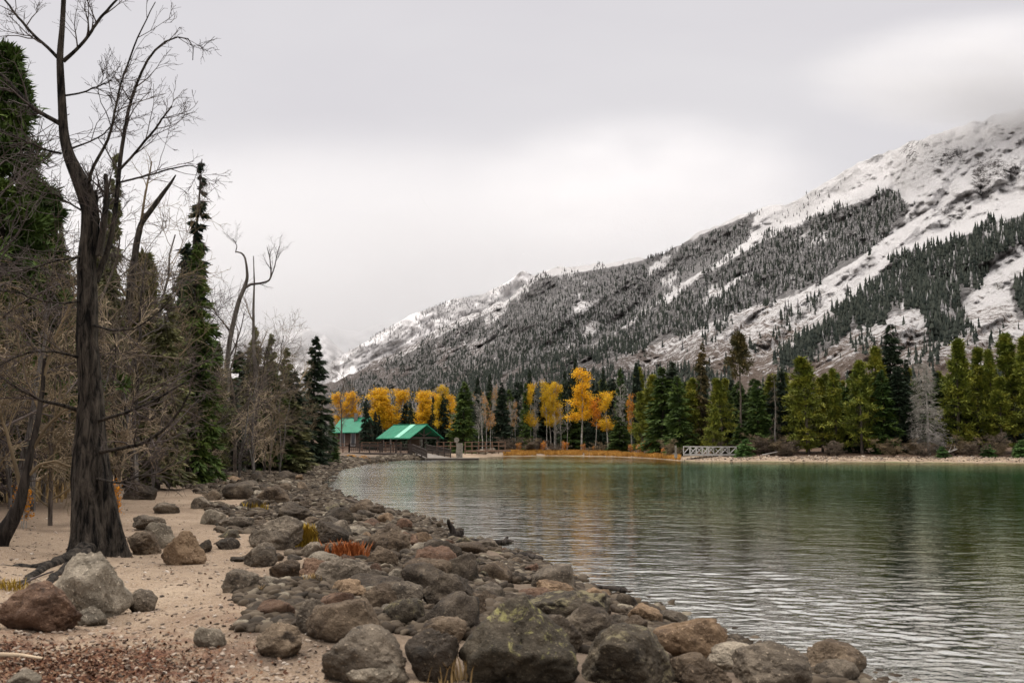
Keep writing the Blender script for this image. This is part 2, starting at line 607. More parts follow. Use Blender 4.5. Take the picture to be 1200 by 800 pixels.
gm = Mat("ground_soil", 0.95, 0.15)
v = gm.coords("World")
n1 = gm.noise(v, 0.55, 5, 0.65)
n2 = gm.noise(v, 9.0, 5, 0.7)
n3 = gm.noise(v, 60.0, 3, 0.7)
sd = gm.attr("land")
sand = gm.ramp(n1, [(0.30, (0.110, 0.075, 0.047)), (0.48, (0.220, 0.160, 0.106)), (0.72, (0.305, 0.235, 0.162))])
sand = gm.mix(gm.rng(n2, 0.46, 0.68, 0, 0.7), sand, (0.13, 0.090, 0.062))
sand = gm.mix(gm.rng(n3, 0.52, 0.70, 0, 0.65), sand, (0.48, 0.40, 0.32))
sand = gm.mix(gm.rng(gm.noise(v, 33.0, 4, 0.8), 0.56, 0.66, 0, 0.7), sand, (0.085, 0.060, 0.042))
peb = gm.voronoi(v, 26)
sand = gm.mix(gm.rng(peb, 0.12, 0.20, 0.6, 0.0), sand, gm.mix(n2, (0.13, 0.105, 0.085), (0.52, 0.46, 0.39)))
duff = gm.ramp(n2, [(0.34, (0.026, 0.017, 0.011)), (0.55, (0.080, 0.050, 0.032)), (0.74, (0.165, 0.105, 0.066))])
duff = gm.mix(gm.rng(n3, 0.55, 0.7, 0, 0.5), duff, (0.21, 0.145, 0.095))
edge = gm.math('ADD', sd, gm.rng(n1, 0.2, 0.8, -2.6, 2.6))
lit = gm.math('MULTIPLY', gm.rng(edge, 8.0, 11.5), gm.attr("nearbank"))
far = gm.math('MULTIPLY', gm.rng(edge, 4.2, 6.5), gm.math('SUBTRACT', 1.0, gm.attr("nearbank")))
soil = gm.mix(gm.math('MAXIMUM', lit, far), sand, duff)
patch = gm.math('MULTIPLY', gm.attr("redleaf"), gm.rng(gm.noise(v, 2.6, 5, 0.75), 0.40, 0.56))
soil = gm.mix(patch, soil, gm.mix(gm.rng(n3, 0.4, 0.6), (0.040, 0.016, 0.010), (0.15, 0.062, 0.034)))
belt = gm.math('MULTIPLY', gm.math('MULTIPLY', gm.rng(gm.math('SUBTRACT', edge, gm.math('MULTIPLY', gm.attr('farbank'), 9.0)), 4.6, 3.4), gm.attr("nearbank")), 0.75)
soil = gm.mix(belt, soil, gm.ramp(n2, [(0.35, (0.035, 0.026, 0.019)), (0.7, (0.14, 0.105, 0.078))]))
bed = gm.ramp(gm.voronoi(v, 2.6, 'F1', "Distance"), [(0.15, (0.26, 0.23, 0.12)), (0.6, (0.095, 0.092, 0.045))])
bed = gm.mix(gm.rng(n1, 0.35, 0.65), bed, (0.095, 0.105, 0.045))
gm.color(gm.mix(gm.rng(sd, -0.15, 0.12), bed, soil))
gm.bump(gm.math('ADD', gm.math('MULTIPLY', n2, 0.8), gm.math('MULTIPLY', n3, 0.35)), 0.7, 0.05)
redleaf = np.maximum(smooth(1.9, 0.5, np.hypot((gx.ravel() + 3.5) / 1.2, gy.ravel() - 7.6)),
                     0.6 * smooth(1.4, 0.3, np.hypot(gx.ravel() + 2.2, gy.ravel() - 9.8)))
nearbank = np.maximum(smooth(78, 62, gy.ravel()) * smooth(14, 9, gx.ravel()), smooth(155, 130, gy.ravel()) * smooth(-6, -11, gx.ravel()))
me = mesh_np("ground", np.stack((gx.ravel(), gy.ravel(), gzv), -1), grid_faces(len(rad), len(az)), gm.m, True,
             {"land": sdv, "redleaf": redleaf, "nearbank": nearbank, "farbank": smooth(90, 110, gy.ravel()) * smooth(-6, -11, gx.ravel())})
link("ground", me, label="sandy tan shore and brown forest floor round the lake", cat="ground", kind="structure")

# ------------------------------------------------------------------ lake
wm = Mat("lake_water", 0.04, 0.5)
wm.n.remove(wm.b)
v = wm.coords("World")
depth = wm.attr("depth")
dist = wm.attr("range")
def wave_bump(prev, vec, scale, detail, strength, dd, rough=0.55):
    b = wm.n.new("ShaderNodeBump")
    b.inputs["Distance"].default_value = dd
    wm.l.new(wm.noise(vec, scale, detail, rough, 0.2), b.inputs["Height"])
    if isinstance(strength, float): b.inputs["Strength"].default_value = strength
    else: wm.l.new(strength, b.inputs["Strength"])
    if prev is not None: wm.l.new(prev, b.inputs["Normal"])
    return b.outputs[0]
vs = wm.coords("World", (0.55, 1.0, 1.0))
gust = wm.noise(wm.coords("World", (0.018, 0.05, 1)), 1.0, 3, 0.5)
calm = wm.rng(gust, 0.35, 0.62, 0.55, 1.15)
nrm = wave_bump(None, vs, 0.85, 3, wm.math('MULTIPLY', calm, wm.math('ADD', wm.rng(dist, 14, 45, 0.0, 0.20), wm.rng(dist, 60, 105, 0.0, 0.85))), 0.21)
nrm = wave_bump(nrm, vs, 3.0, 3, wm.math('MULTIPLY', calm, wm.rng(dist, 8, 45, 0.25, 0.60)), 0.052)
nrm = wave_bump(nrm, vs, 11.0, 2, 0.30, 0.012)
tr = wm.n.new("ShaderNodeBsdfTransparent"); tr.inputs[0].default_value = (0.62, 0.74, 0.56, 1)
df = wm.n.new("ShaderNodeBsdfDiffuse")
wm.l.new(wm.ramp(wm.rng(depth, 0.2, 3.2), [(0.0, (0.150, 0.145, 0.042)), (0.30, (0.040, 0.088, 0.026)), (1.0, (0.001, 0.040, 0.019))]), df.inputs[0])
body = wm.n.new("ShaderNodeMixShader")
wm.l.new(wm.rng(depth, 0.05, 1.5, 0.12, 0.97), body.inputs[0]); wm.l.new(tr.outputs[0], body.inputs[1]); wm.l.new(df.outputs[0], body.inputs[2])
gl = wm.n.new("ShaderNodeBsdfGlossy"); gl.inputs["Roughness"].default_value = 0.06
wm.l.new(wm.ramp(wm.rng(depth, 0.4, 5.2), [(0.0, (0.90, 0.90, 0.84)), (0.14, (0.78, 0.82, 0.62)), (0.40, (0.60, 0.75, 0.56)), (1.0, (0.25, 0.56, 0.39))]), gl.inputs["Color"])
wm.l.new(nrm, gl.inputs["Normal"])
fr = wm.n.new("ShaderNodeFresnel"); fr.inputs["IOR"].default_value = 1.24; wm.l.new(nrm, fr.inputs["Normal"])
mx = wm.n.new("ShaderNodeMixShader")
wm.l.new(fr.outputs[0], mx.inputs[0]); wm.l.new(body.outputs[0], mx.inputs[1]); wm.l.new(gl.outputs[0], mx.inputs[2])
wm.l.new(mx.outputs[0], wm.out.inputs[0])

rows = np.concatenate([[1600, 1250, 1050, 930], np.arange(860, 600, -0.62), np.arange(600, 533, -0.30)])
cols = np.concatenate([np.linspace(-900, 60, 25)[:-1], np.arange(60, 1420, 1.8), np.linspace(1420, 3200, 40)[1:]])
PX, PY = np.meshgrid(cols, rows)
pw = np.stack([a for a in (lambda u, v: ((u * (0 - EYE) / (SP + v * CP)), (CP - v * SP) * (0 - EYE) / (SP + v * CP)))((PX - 600) / FOC, (400 - PY) / FOC)], -1)
wx, wy = pw[..., 0].ravel(), pw[..., 1].ravel()
gap = np.abs(np.gradient(pw[..., 1], axis=0)).ravel()
wz = np.zeros(len(wx))
wr = np.random.default_rng(21)
bedz = ground_z(wx, wy, False)
grp = 0.55 + 0.9 * fbm2(wx * 0.13, wy * 0.22, 3, 5)
for lam in np.concatenate([np.geomspace(0.09, 0.5, 46), np.geomspace(0.75, 1.9, 7)]):
    th = math.radians(-100) + wr.normal() * 0.75
    kx, ky = math.cos(th) * 2 * math.pi / lam, math.sin(th) * 2 * math.pi / lam
    amp = 0.0019 * lam ** 0.85 * (1.0 if lam < 0.4 else 0.5)
    ph = kx * wx + ky * wy + wr.random() * 6.28 + 2.2 * fbm2(wx / lam * 0.13, wy / lam * 0.13, 2, int(lam * 50) % 7)
    s = np.sin(ph)
    wz += amp * grp * (s + 0.28 * np.cos(2 * ph)) * np.clip(1.3 - gap / (lam * 0.30), 0, 1)
wz *= np.clip(-bedz / 0.25, 0.25, 1.0)
me = mesh_np("lake", np.stack((wx, wy, wz), -1), grid_faces(len(rows), len(cols))[:, ::-1], wm.m, True,
             {"depth": np.maximum(-bedz, 0), "range": wy})
link("lake", me, label="rippled green lake water reflecting the overcast sky", cat="lake", kind="structure")

# ------------------------------------------------------------------ mountains
def mountain_mat(name, relief=1.0):
    m = Mat(name, 0.95, 0.1)
    v = m.coords("World", (0.012, 0.012, 0.012))
    vs = m.coords("World", (0.030, 0.010, 0.012))
    a = m.noise(v, 1.0, 7, 0.68, 0.5)
    b = m.noise(v, 7.0, 6, 0.75, 0.3)
    c = m.noise(vs, 4.0, 6, 0.72, 0.8)
    rock = m.ramp(b, [(0.3, (0.055, 0.048, 0.046)), (0.7, (0.20, 0.18, 0.17))])
    earth = m.ramp(b, [(0.3, (0.085, 0.058, 0.044)), (0.55, (0.19, 0.145, 0.115)), (0.75, (0.30, 0.245, 0.205))])
    base = m.mix(m.attr("high"), earth, rock)
    d = m.noise(v, 26.0, 5, 0.8, 0.2)
    cover = m.math('ADD', m.math('ADD', m.math('MULTIPLY', a, 0.40), m.math('MULTIPLY', c, 0.65)), m.math('ADD', m.math('MULTIPLY', b, 0.40), m.math('MULTIPLY', d, 0.55)))
    cover = m.math('ADD', cover, m.attr("snow"))
    k = m.rng(cover, 1.03, 1.17, 0, 1, True)
    col = m.mix(m.math('MULTIPLY', k, 0.93), base, (0.86, 0.835, 0.82))
    col = m.mix(m.attr("wood"), col, m.mix(m.rng(b, 0.4, 0.65), (0.050, 0.046, 0.043), (0.28, 0.265, 0.255)))
    m.color(col)
    m.bump(m.math('ADD', m.math('ADD', b, m.math('MULTIPLY', a, 0.6)), m.math('MULTIPLY', d, 0.45)), relief, 18.0)
    return m.m


FOOT_Y = 526.0


class Mountain:
    def __init__(self, sky, d_foot, d_top, u0, u1, step, rough, bumps=(), seed=0):
        self.sky = np.array(sky, float); self.df = np.array(d_foot, float); self.dt = np.array(d_top, float)
        self.u0, self.u1, self.step, self.rough, self.bumps, self.seed = u0, u1, step, rough, bumps, seed

    def top(self, u):
        y = np.interp(u, self.sky[:, 0], self.sky[:, 1])
        return y + (fbm2(np.asarray(u) * 0.07, np.asarray(u) * 0.0 + 3.3, 4, self.seed) - 0.5) * 9 * self.rough

    def depth(self, u, y):
        u, y = np.asarray(u, float), np.asarray(y, float)
        yt = self.top(u)
        t = np.clip((FOOT_Y - y) / (FOOT_Y - yt), 0, 1)
        a, b = np.interp(u, self.df[:, 0], self.df[:, 1]), np.interp(u, self.dt[:, 0], self.dt[:, 1])
        d = a + (b - a) * t ** 1.15
        q = u * 0.52 + y * 0.85                                   # gullies run down the slope from upper right to lower left
        r = 1 - np.abs(2 * fbm2(q * 0.021 + 0.4 * fbm2(u * .02, y * .02, 2, 3), (u * 0.85 - y * 0.52) * 0.006, 5, self.seed) - 1)
        s = fbm2(u * 0.035, y * 0.035, 5, self.seed + 1) - 0.5
        d = d + (r - 0.7) * 0.17 * self.rough * a ** 0.25 * d ** 0.75 * np.clip(t * (1.02 - t) * 5, 0, 1) + s * 0.06 * d * np.clip(t * 4, 0, 1)
        h = np.abs(fbm2(u * 0.11 + y * 0.05, y * 0.13 - u * 0.05, 4, self.seed + 2) - 0.5)
        d = d - h * 0.040 * self.rough * d * np.clip(t * 3, 0, 1) * np.clip((1.0 - t) * 12, 0.2, 1)
        for line, push in self.bumps:                              # a spur in front: what lies above its edge is farther back
            l = np.array(line, float)
            ye = np.interp(u, l[:, 0], l[:, 1])
            k = smooth(l[0, 0] - 30, l[0, 0] + 30, u) * smooth(l[-1, 0] + 30, l[-1, 0] - 10, u)
            d = d + push * k * (smooth(2, 16, ye - y) - smooth(10, 70, ye - y) * 0.6)
        return d

    def point(self, u, y):
        return at(u, y, self.depth(u, y))

    def build(self, name, label, mat, attr_fn, rows=230):
        u = np.arange(self.u0, self.u1, self.step)
        t = np.linspace(0, 1, rows)
        U, T = np.meshgrid(u, t)
        Yp = FOOT_Y + 8 + (self.top(U) - FOOT_Y - 8) * T
        P = self.point(U, Yp)
        back = P[-1:] * np.array((1, 1, 0)) + np.array((0, 0, 1)) * P[-1:, :, 2:] * 0.55
        back[..., 1] += 350; back[..., 0] += 60
        back2 = back * np.array((1, 1, 0)); back2[..., 1] += 500
        P = np.concatenate([P, back, back2], 0)
        at_ = attr_fn(U, Yp)
        at_ = {k: np.concatenate([a, a[-1:], a[-1:]], 0).ravel() for k, a in at_.items()}
        me = mesh_np(name, P.reshape(-1, 3), grid_faces(rows + 2, len(u)), mat, True, at_)
        return link(name, me, label=label, cat="mountain", kind="structure")


SPUR_A = [(690, 416), (720, 398), (800, 336), (886, 285), (940, 262), (984, 243), (1043, 222), (1062, 236)]
SPUR_B = [(870, 446), (920, 416), (1005, 345), (1047, 307), (1124, 277), (1200, 250), (1400, 175), (1700, 90)]
MAIN = Mountain([(-200, 520), (300, 490), (370, 455), (404, 441), (467, 413), (517, 385), (592, 352), (633, 321), (654, 314), (692, 311),
                 (722, 305), (746, 300), (756, 304), (800, 286), (814, 274), (886, 246), (920, 240), (962, 219), (1005, 193), (1064, 168),
                 (1111, 150), (1200, 128), (1330, 70), (1500, 40), (1800, 30)],
                [(-200, 3000), (380, 2100), (600, 1100), (800, 700), (1000, 460), (1200, 380), (1800, 360)],
                [(-200, 4200), (400, 3500), (633, 3000), (746, 2750), (886, 2350), (1064, 2050), (1200, 1950), (1800, 1800)],
                -200, 1780, 2.4, 1.0, [(SPUR_A, 170), (SPUR_B, 110)], 1)
REAR = Mountain([(-300, 500), (200, 470), (340, 445), (383, 427), (425, 402), (479, 370), (533, 350), (567, 345), (600, 327), (612, 317),
                 (623, 322), (660, 312), (720, 330), (900, 420)],
                [(-300, 3600), (900, 3600)], [(-300, 4600), (900, 4300)], -300, 900, 2.6, 0.4, (), 3)
ROUND = Mountain([(-400, 400), (100, 420), (200, 398), (270, 388), (317, 386), (358, 384), (383, 394), (402, 412), (430, 430), (600, 470)],
                 [(-400, 4700), (600, 4700)], [(-400, 5600), (600, 5500)], -400, 600, 4, 0.25, (), 5)
HIDDEN = Mountain([(-400, 340), (200, 380), (330, 395), (367, 385), (383, 380), (398, 384), (420, 388), (440, 380), (470, 376), (520, 372), (700, 380), (900, 420)],
                  [(-400, 6000), (900, 6000)], [(-400, 7000), (900, 7000)], -400, 900, 4, 0.5, (), 6)

# forested parts of the slope: polygon, trees per 100 square pixels, tree height in metres, share dusted with snow, patchiness
FORESTS = [
    ([(380, 462), (467, 420), (520, 391), (592, 358), (633, 326), (692, 317), (722, 312), (750, 306), (640, 385), (560, 430), (480, 470), (395, 490)], 38, 10.5, 0.72, 0.37),
    ([(750, 306), (814, 278), (886, 249), (876, 282), (800, 332), (720, 390), (640, 432), (560, 470), (480, 482), (640, 385)], 30, 12.5, 0.62, 0.40),
    ([(886, 287), (940, 263), (984, 245), (1043, 224), (1066, 240), (1060, 258), (1005, 304), (960, 330), (933, 346), (870, 362), (800, 392), (700, 425), (640, 440), (720, 395), (800, 338)], 24, 13.5, 0.50, 0.34),
    ([(1400, 175), (1200, 251), (1124, 278), (1047, 308), (1005, 346), (950, 389), (905, 425), (935, 432), (1005, 384), (1047, 372), (1075, 360), (1098, 397), (1132, 384), (1128, 355), (1162, 312), (1200, 285), (1400, 215)], 14, 16, 0.06, 0.34),
    ([(1182, 335), (1260, 290), (1400, 260), (1400, 370), (1260, 376), (1192, 374)], 14, 15, 0.05, 0.2),
    ([(560, 470), (640, 440), (720, 402), (800, 390), (933, 350), (1000, 346), (930, 405), (860, 430), (700, 470)], 7, 14, 0.30, 0.56),
    ([(850, 440), (940, 410), (1010, 385), (1200, 385), (1400, 380), (1400, 460), (850, 470)], 3.5, 12, 0.10, 0.56),
    ([(400, 490), (560, 445), (640, 436), (760, 432), (860, 440), (860, 490)], 10, 15, 0.30, 0.38),
    ([(886, 250), (962, 222), (1005, 200), (1000, 222), (940, 262), (886, 287)], 3, 10, 0.8, 0.55),
]
def forest_noise(u, y):
    q, r = u * 0.60 + y * 0.80, u * 0.80 - y * 0.60
    return 0.55 * fbm2(q * 0.075, r * 0.020, 5, 2) + 0.3 * fbm2(u * 0.045, y * 0.045, 3, 6) + 0.15 * vn2(u * 0.22, y * 0.16, 1)


def main_attrs(U, Y):
    wood = np.zeros(U.shape)
    fn = forest_noise(U, Y)
    for poly, dens, h, dust, thr in FORESTS:
        w = inside(poly, U, Y) * smooth(thr - 0.03, thr + 0.05, fn) * min(1, dens / 14)
        wood = np.maximum(wood, w)
    high = smooth(330, 250, Y)
    snow = np.interp(Y, [0, 170, 260, 340, 400, 440, 500], [0.58, 0.48, 0.37, 0.19, 0.09, -0.01, -0.15])
    snow = snow - 0.01 * smooth(1000, 700, U)
    crag = np.maximum(smooth(55, 20, np.hypot((U - 1093) * 0.8, (Y - 178) * 1.6)), smooth(60, 20, np.hypot(U - 1165, (Y - 205) * 1.4)))
    crag = np.maximum(crag, 0.7 * smooth(40, 10, np.hypot(U - 1120, (Y - 250) * 2)))
    snow = snow - 0.34 * crag * (0.4 + fbm2(U * .06, Y * .06, 3, 4))
    return {"wood": wood * 0.85, "high": np.maximum(np.maximum(high, crag), 0.75 * smooth(950, 650, U)), "snow": snow}


def rear_attrs(U, Y):
    wood = smooth(0.40, 0.52, forest_noise(U * 1.4, Y * 1.4)) * smooth(322, 350, Y) * 0.6
    return {"wood": wood, "high": U * 0 + 1.0, "snow": U * 0 + 0.20}


MM = mountain_mat("mountain_snow_rock")
MD = mountain_mat("mountain_snow_distant", 0.35)
MAIN.build("mountain", "long snow-dusted mountain slope with dark forest bands rising to the right", MM, main_attrs, 260)
REAR.build("mountain", "paler snowy ridge with a small rocky peak behind the main slope", MD, rear_attrs, 120)
ROUND.build("mountain", "rounded grey hill far up the valley above the bare trees", MD,
            lambda U, Y: {"wood": smooth(0.42, 0.55, forest_noise(U * 2, Y * 2)) * 0.5, "high": U * 0 + 1.0, "snow": U * 0 + 0.32}, 80)
HIDDEN.build("mountain", "faint snowy mountainside fading into cloud at the head of the valley", MD,
             lambda U, Y: {"wood": U * 0, "high": U * 0 + 1.0, "snow": U * 0 + 0.22}, 80)


def slope_trees(rng, mtn, forests, tries_scale=1.0):
    dark, dusted = [], []
    for poly, dens, h, dust, thr in forests:
        p = np.array(poly, float)
        lo, hi = p.min(0), p.max(0)
        n = int((hi - lo).prod() * dens / 100 * tries_scale)
        u, y = lo[0] + rng.random(n) * (hi[0] - lo[0]), lo[1] + rng.random(n) * (hi[1] - lo[1])
        k = inside(poly, u + (fbm2(u * .05, y * .05, 3, 1) - .5) * 46, y + (fbm2(u * .06, y * .06, 3, 3) - .5) * 30) & (forest_noise(u, y) + rng.normal(size=n) * 0.05 > thr)
        u, y = u[k], y[k]
        y = np.maximum(y, mtn.top(u) + 0.4)
        P = mtn.point(u, y)
        H = h * (0.40 + 0.85 * rng.random(len(u)))
        d = rng.random(len(u)) < dust * smooth(450, 330, y) + 0.0
        for sel, lst in ((~d, dark), (d, dusted)):
            lst.append(np.concatenate([P[sel], H[sel, None]], 1))
    return np.concatenate(dark), np.concatenate(dusted)


def slope_forest(rng, T):
    """many small conifers, three ragged tiers each"""
    N = len(T); S = 5
    V, F = [], []
    base = 0
    for z0, z1, r in ((0.04, 0.52, 0.19), (0.32, 0.78, 0.135), (0.58, 1.0, 0.085)):
        ang = (np.arange(S) * 2 * np.pi / S)[None] + rng.random((N, 1)) * 6.28
        rr = r * T[:, 3:4] * (0.45 + 0.8 * rng.random((N, S)))
        ring = np.stack((np.cos(ang) * rr, np.sin(ang) * rr, np.broadcast_to(z0 * T[:, 3:4], (N, S)) + rng.normal(size=(N, S)) * 0.03 * T[:, 3:4]), -1) + T[:, None, :3]
        tip = T[:, :3] + np.stack((np.zeros(N), np.zeros(N), z1 * T[:, 3]), -1)
        V.append(np.concatenate([ring, tip[:, None]], 1).reshape(-1, 3))
        i = np.arange(N)[:, None] * (S + 1) + base
        F.append(np.stack(np.broadcast_arrays(i + np.arange(S), i + (np.arange(S) + 1) % S, i + S), -1).reshape(-1, 3))
        base += N * (S + 1)
    return np.concatenate(V), np.concatenate(F)


def far_tree_mat(name, a, b):
    m = Mat(name, 0.95, 0.05)
    g = m.n.new("ShaderNodeNewGeometry")
    m.color(m.mix(g.outputs["Random Per Island"], a, b))
    return m.m


fr_ = np.random.default_rng(31)
dk, du = slope_trees(fr_, MAIN, FORESTS)
RF = [([(383, 430), (425, 404), (479, 373), (533, 353), (580, 340), (640, 330), (560, 380), (480, 420), (400, 455)], 30, 13, 1.0, 0.40)]
_, du2 = slope_trees(fr_, REAR, RF)
for T, nm, lab, mt in ((dk, "forest", "dark green conifer forest in bands across the mountain slope", far_tree_mat("far_conifers", (0.016, 0.021, 0.018), (0.045, 0.050, 0.040))),
                       (np.concatenate([du, du2]), "forest", "snow-dusted grey conifer forest covering the upper slopes and ridges", far_tree_mat("far_conifers_dusted", (0.060, 0.058, 0.056), (0.26, 0.25, 0.245)))):
    link(nm, mesh_np(nm, *slope_forest(fr_, T), mt), label=lab, cat="forest", kind="stuff")

# ------------------------------------------------------------------ low cloud on the summits and at the head of the valley
def cloud_mat(name, density, albedo):
    """thick in the middle, thinning to nothing at the edge, with billows"""
    m = bpy.data.materials.new(name); m.use_nodes = True
    n, l = m.node_tree.nodes, m.node_tree.links; n.clear()
    o = n.new("ShaderNodeOutputMaterial"); p = n.new("ShaderNodeVolumePrincipled")
    p.inputs["Color"].default_value = (albedo * 0.985, albedo * 0.99, albedo, 1)
    p.inputs["Anisotropy"].default_value = 0.25
    tc = n.new("ShaderNodeTexCoord")
    ln = n.new("ShaderNodeVectorMath"); ln.operation = 'LENGTH'
    mr = n.new("ShaderNodeMapRange"); mr.interpolation_type = 'SMOOTHSTEP'
    mr.inputs[1].default_value, mr.inputs[2].default_value, mr.inputs[3].default_value, mr.inputs[4].default_value = 0.92, 0.30, 0.0, 1.0
    nz = n.new("ShaderNodeTexNoise"); nz.inputs["Scale"].default_value = 3.4; nz.inputs["Detail"].default_value = 3
    nr = n.new("ShaderNodeMapRange")
    nr.inputs[1].default_value, nr.inputs[2].default_value, nr.inputs[3].default_value, nr.inputs[4].default_value = 0.34, 0.66, 0.35 * density, 1.5 * density
    mu = n.new("ShaderNodeMath"); mu.operation = 'MULTIPLY'
    l.new(tc.outputs["Object"], ln.inputs[0]); l.new(ln.outputs["Value"], mr.inputs[0])
    l.new(tc.outputs["Object"], nz.inputs["Vector"]); l.new(nz.outputs["Fac"], nr.inputs[0])
    l.new(mr.outputs[0], mu.inputs[0]); l.new(nr.outputs[0], mu.inputs[1]); l.new(mu.outputs[0], p.inputs["Density"])
    l.new(p.outputs[0], o.inputs["Volume"])
    return m


def cloud(name, centre, half, density, albedo, label):
    o = link(name, mesh_np(name, ico_unit[0], ico_unit[1], cloud_mat(name, density, albedo), True), label=label, cat="cloud", kind="stuff")
    o.location = tuple(centre); o.scale = half


_bm = bmesh.new(); bmesh.ops.create_icosphere(_bm, subdivisions=4, radius=1)
ico_unit = (np.array([x.co for x in _bm.verts]), np.array([[x.index for x in f.verts] for f in _bm.faces])); _bm.free()
cloud("cloud", at(760, 215, 2950), (700, 500, 240), 0.0020, 0.89, "thin cloud brushing the ridge in the middle of the slope")
cloud("cloud", at(430, 335, 5900), (4200, 2600, 850), 0.0013, 0.76, "pale mist filling the head of the valley behind the ridges")
cloud("cloud", at(1210, 88, 1880), (560, 280, 125), 0.010, 0.80, "low grey cloud wrapped round the summit of the right-hand mountain")

# ------------------------------------------------------------------ pavilion, cabin, boardwalk, dock and footbridge
M_ROOF = Mat("green_metal_roof", 0.6, 0.3)
_v = M_ROOF.coords("Object")
_n = M_ROOF.noise(_v, 1.3, 4)
M_ROOF.color(M_ROOF.mix(M_ROOF.rng(_n, 0.3, 0.7), (0.006, 0.135, 0.072), (0.016, 0.205, 0.112)))
M_ROOF = M_ROOF.m
M_SKYLIGHT = plain("pale_roof_panel", (0.16, 0.42, 0.30), 0.5)
M_DKWOOD = plain("dark_stained_wood", (0.045, 0.034, 0.028), 0.85, 0.4, 2.0, sc=(1, 1, 6))
M_RDWOOD = plain("red_brown_wood", (0.13, 0.075, 0.05), 0.85, 0.35, 2.0)
M_GYWOOD = plain("weathered_grey_wood", (0.15, 0.13, 0.11), 0.9, 0.3, 2.0)
M_LOG = plain("brown_log_wall", (0.075, 0.05, 0.035), 0.9, 0.4, 2.0, sc=(1, 1, 8))
M_WHITE = plain("white_paint", (0.31, 0.295, 0.275), 0.6, 0.15, 2.0)
M_STONE = plain("pier_stone", (0.17, 0.145, 0.12), 0.9, 0.45, 3.5)
M_GLASS = plain("dark_window_glass", (0.03, 0.035, 0.04), 0.1, 0.1, 1.0, 0.6)


def gable_roof(mb, p, l, w, L, W, ze, rise, over, th=0.12):
    """roof planes over a rectangle from corner p along unit vectors l and w"""
    P = lambda a, b, z: tuple(np.array((p[0], p[1], 0)) + np.array((l[0], l[1], 0)) * a + np.array((w[0], w[1], 0)) * b + np.array((0, 0, z)))
    sl = rise / (W / 2)
    a0, a1, b0, b1, m = -over, L + over, -over, W + over, W / 2
    zl = ze - sl * over
    for q0, z0, q1, z1 in ((b0, zl, m, ze + rise), (b1, zl, m, ze + rise)):
        mb.hexa([P(a0, q0, z0), P(a1, q0, z0), P(a1, q1, z1), P(a0, q1, z1), P(a0, q0, z0 + th), P(a1, q0, z0 + th), P(a1, q1, z1 + th), P(a0, q1, z1 + th)])
        for k in np.arange(a0 + 0.25, a1, 0.42):                        # standing seams
            mb.bar(P(k, q0, z0 + th + 0.025), P(k, q1, z1 + th + 0.025), 0.05, 0.05)
    mb.bar(P(a0 - 0.02, m, ze + rise + th + 0.04), P(a1 + 0.02, m, ze + rise + th + 0.04), 0.3, 0.07)
    return P


# open pavilion
c = at(480, 512.5, 143.0)
l = np.array((-0.72, 0.69)); w = np.array((0.69, 0.72)); L, W = 7.6, 6.6
ze, rise, gnd = c[2] + 0.12, 1.70, 0.55
pav = empty("pavilion", (0, 0, 0), label="open timber pavilion with a green metal roof beside the boardwalk", cat="pavilion")
mb = MB(); P = gable_roof(mb, c[:2] + (l + w) * 0.5, l, w, L - 1, W - 1, ze, rise, 0.5)
roof = mb.build("roof", M_ROOF, pav)
mb = MB()
a0, a1 = 1.9, 3.0
q = lambda a, t: np.array(P(a, -0.5 + t * ((W - 1) / 2 + 0.5), ze - rise / ((W - 1) / 2) * 0.5 + t * (rise + rise / ((W - 1) / 2) * 0.5) + 0.12))
mb.hexa([q(a0, 0.02) + (0, 0, .02), q(a1, 0.02) + (0, 0, .02), q(a1, .96) + (0, 0, .02), q(a0, .96) + (0, 0, .02), q(a0, 0.02) + (0, 0, .09), q(a1, 0.02) + (0, 0, .09), q(a1, .96) + (0, 0, .09), q(a0, .96) + (0, 0, .09)])
mb.build("skylight", M_SKYLIGHT, roof, label="pale translucent strip across the green roof")
for a in (0.15, (L - 1) / 2, L - 1.15):
    for b in (0.15, W - 1.15):
        mb = MB(); mb.bar(P(a, b, gnd), P(a, b, ze - 0.04), 0.24, 0.24, (0, 1, 0)); mb.build("post", M_DKWOOD, pav)
mb = MB()
for b in (0.15, W - 1.15):
    mb.bar(P(-0.3, b, ze - 0.02), P(L - 0.7, b, ze - 0.02), 0.2, 0.26)
for a in (0.15, (L - 1) / 2, L - 1.15):
    mb.bar(P(a, -0.2, ze - 0.14), P(a, W - 0.8, ze - 0.14), 0.18, 0.24)
    mb.bar(P(a, (W - 1) / 2, ze), P(a, (W - 1) / 2, ze + rise - 0.1), 0.16, 0.16, (0, 1, 0))
    for s in (-1, 1):
        mb.bar(P(a, (W - 1) / 2, ze + 0.15), P(a, (W - 1) / 2 + s * 1.4, ze + rise * 0.45), 0.12, 0.12)
mb.build("roof_frame", M_DKWOOD, pav)
mb = MB()
mb.bar(P(3.0, W / 2, gnd), P(3.0, W / 2, ze - 0.35), 1.7, 1.5, (0, 1, 0))
mb.build("kiosk", M_LOG, pav)
mb = MB(); mb.hexa([P(-.6, -.6, 0.1), P(L - .4, -.6, 0.1), P(L - .4, W - .4, 0.1), P(-.6, W - .4, 0.1), P(-.6, -.6, gnd), P(L - .4, -.6, gnd), P(L - .4, W - .4, gnd), P(-.6, W - .4, gnd)])
mb.build("deck", M_GYWOOD, pav)

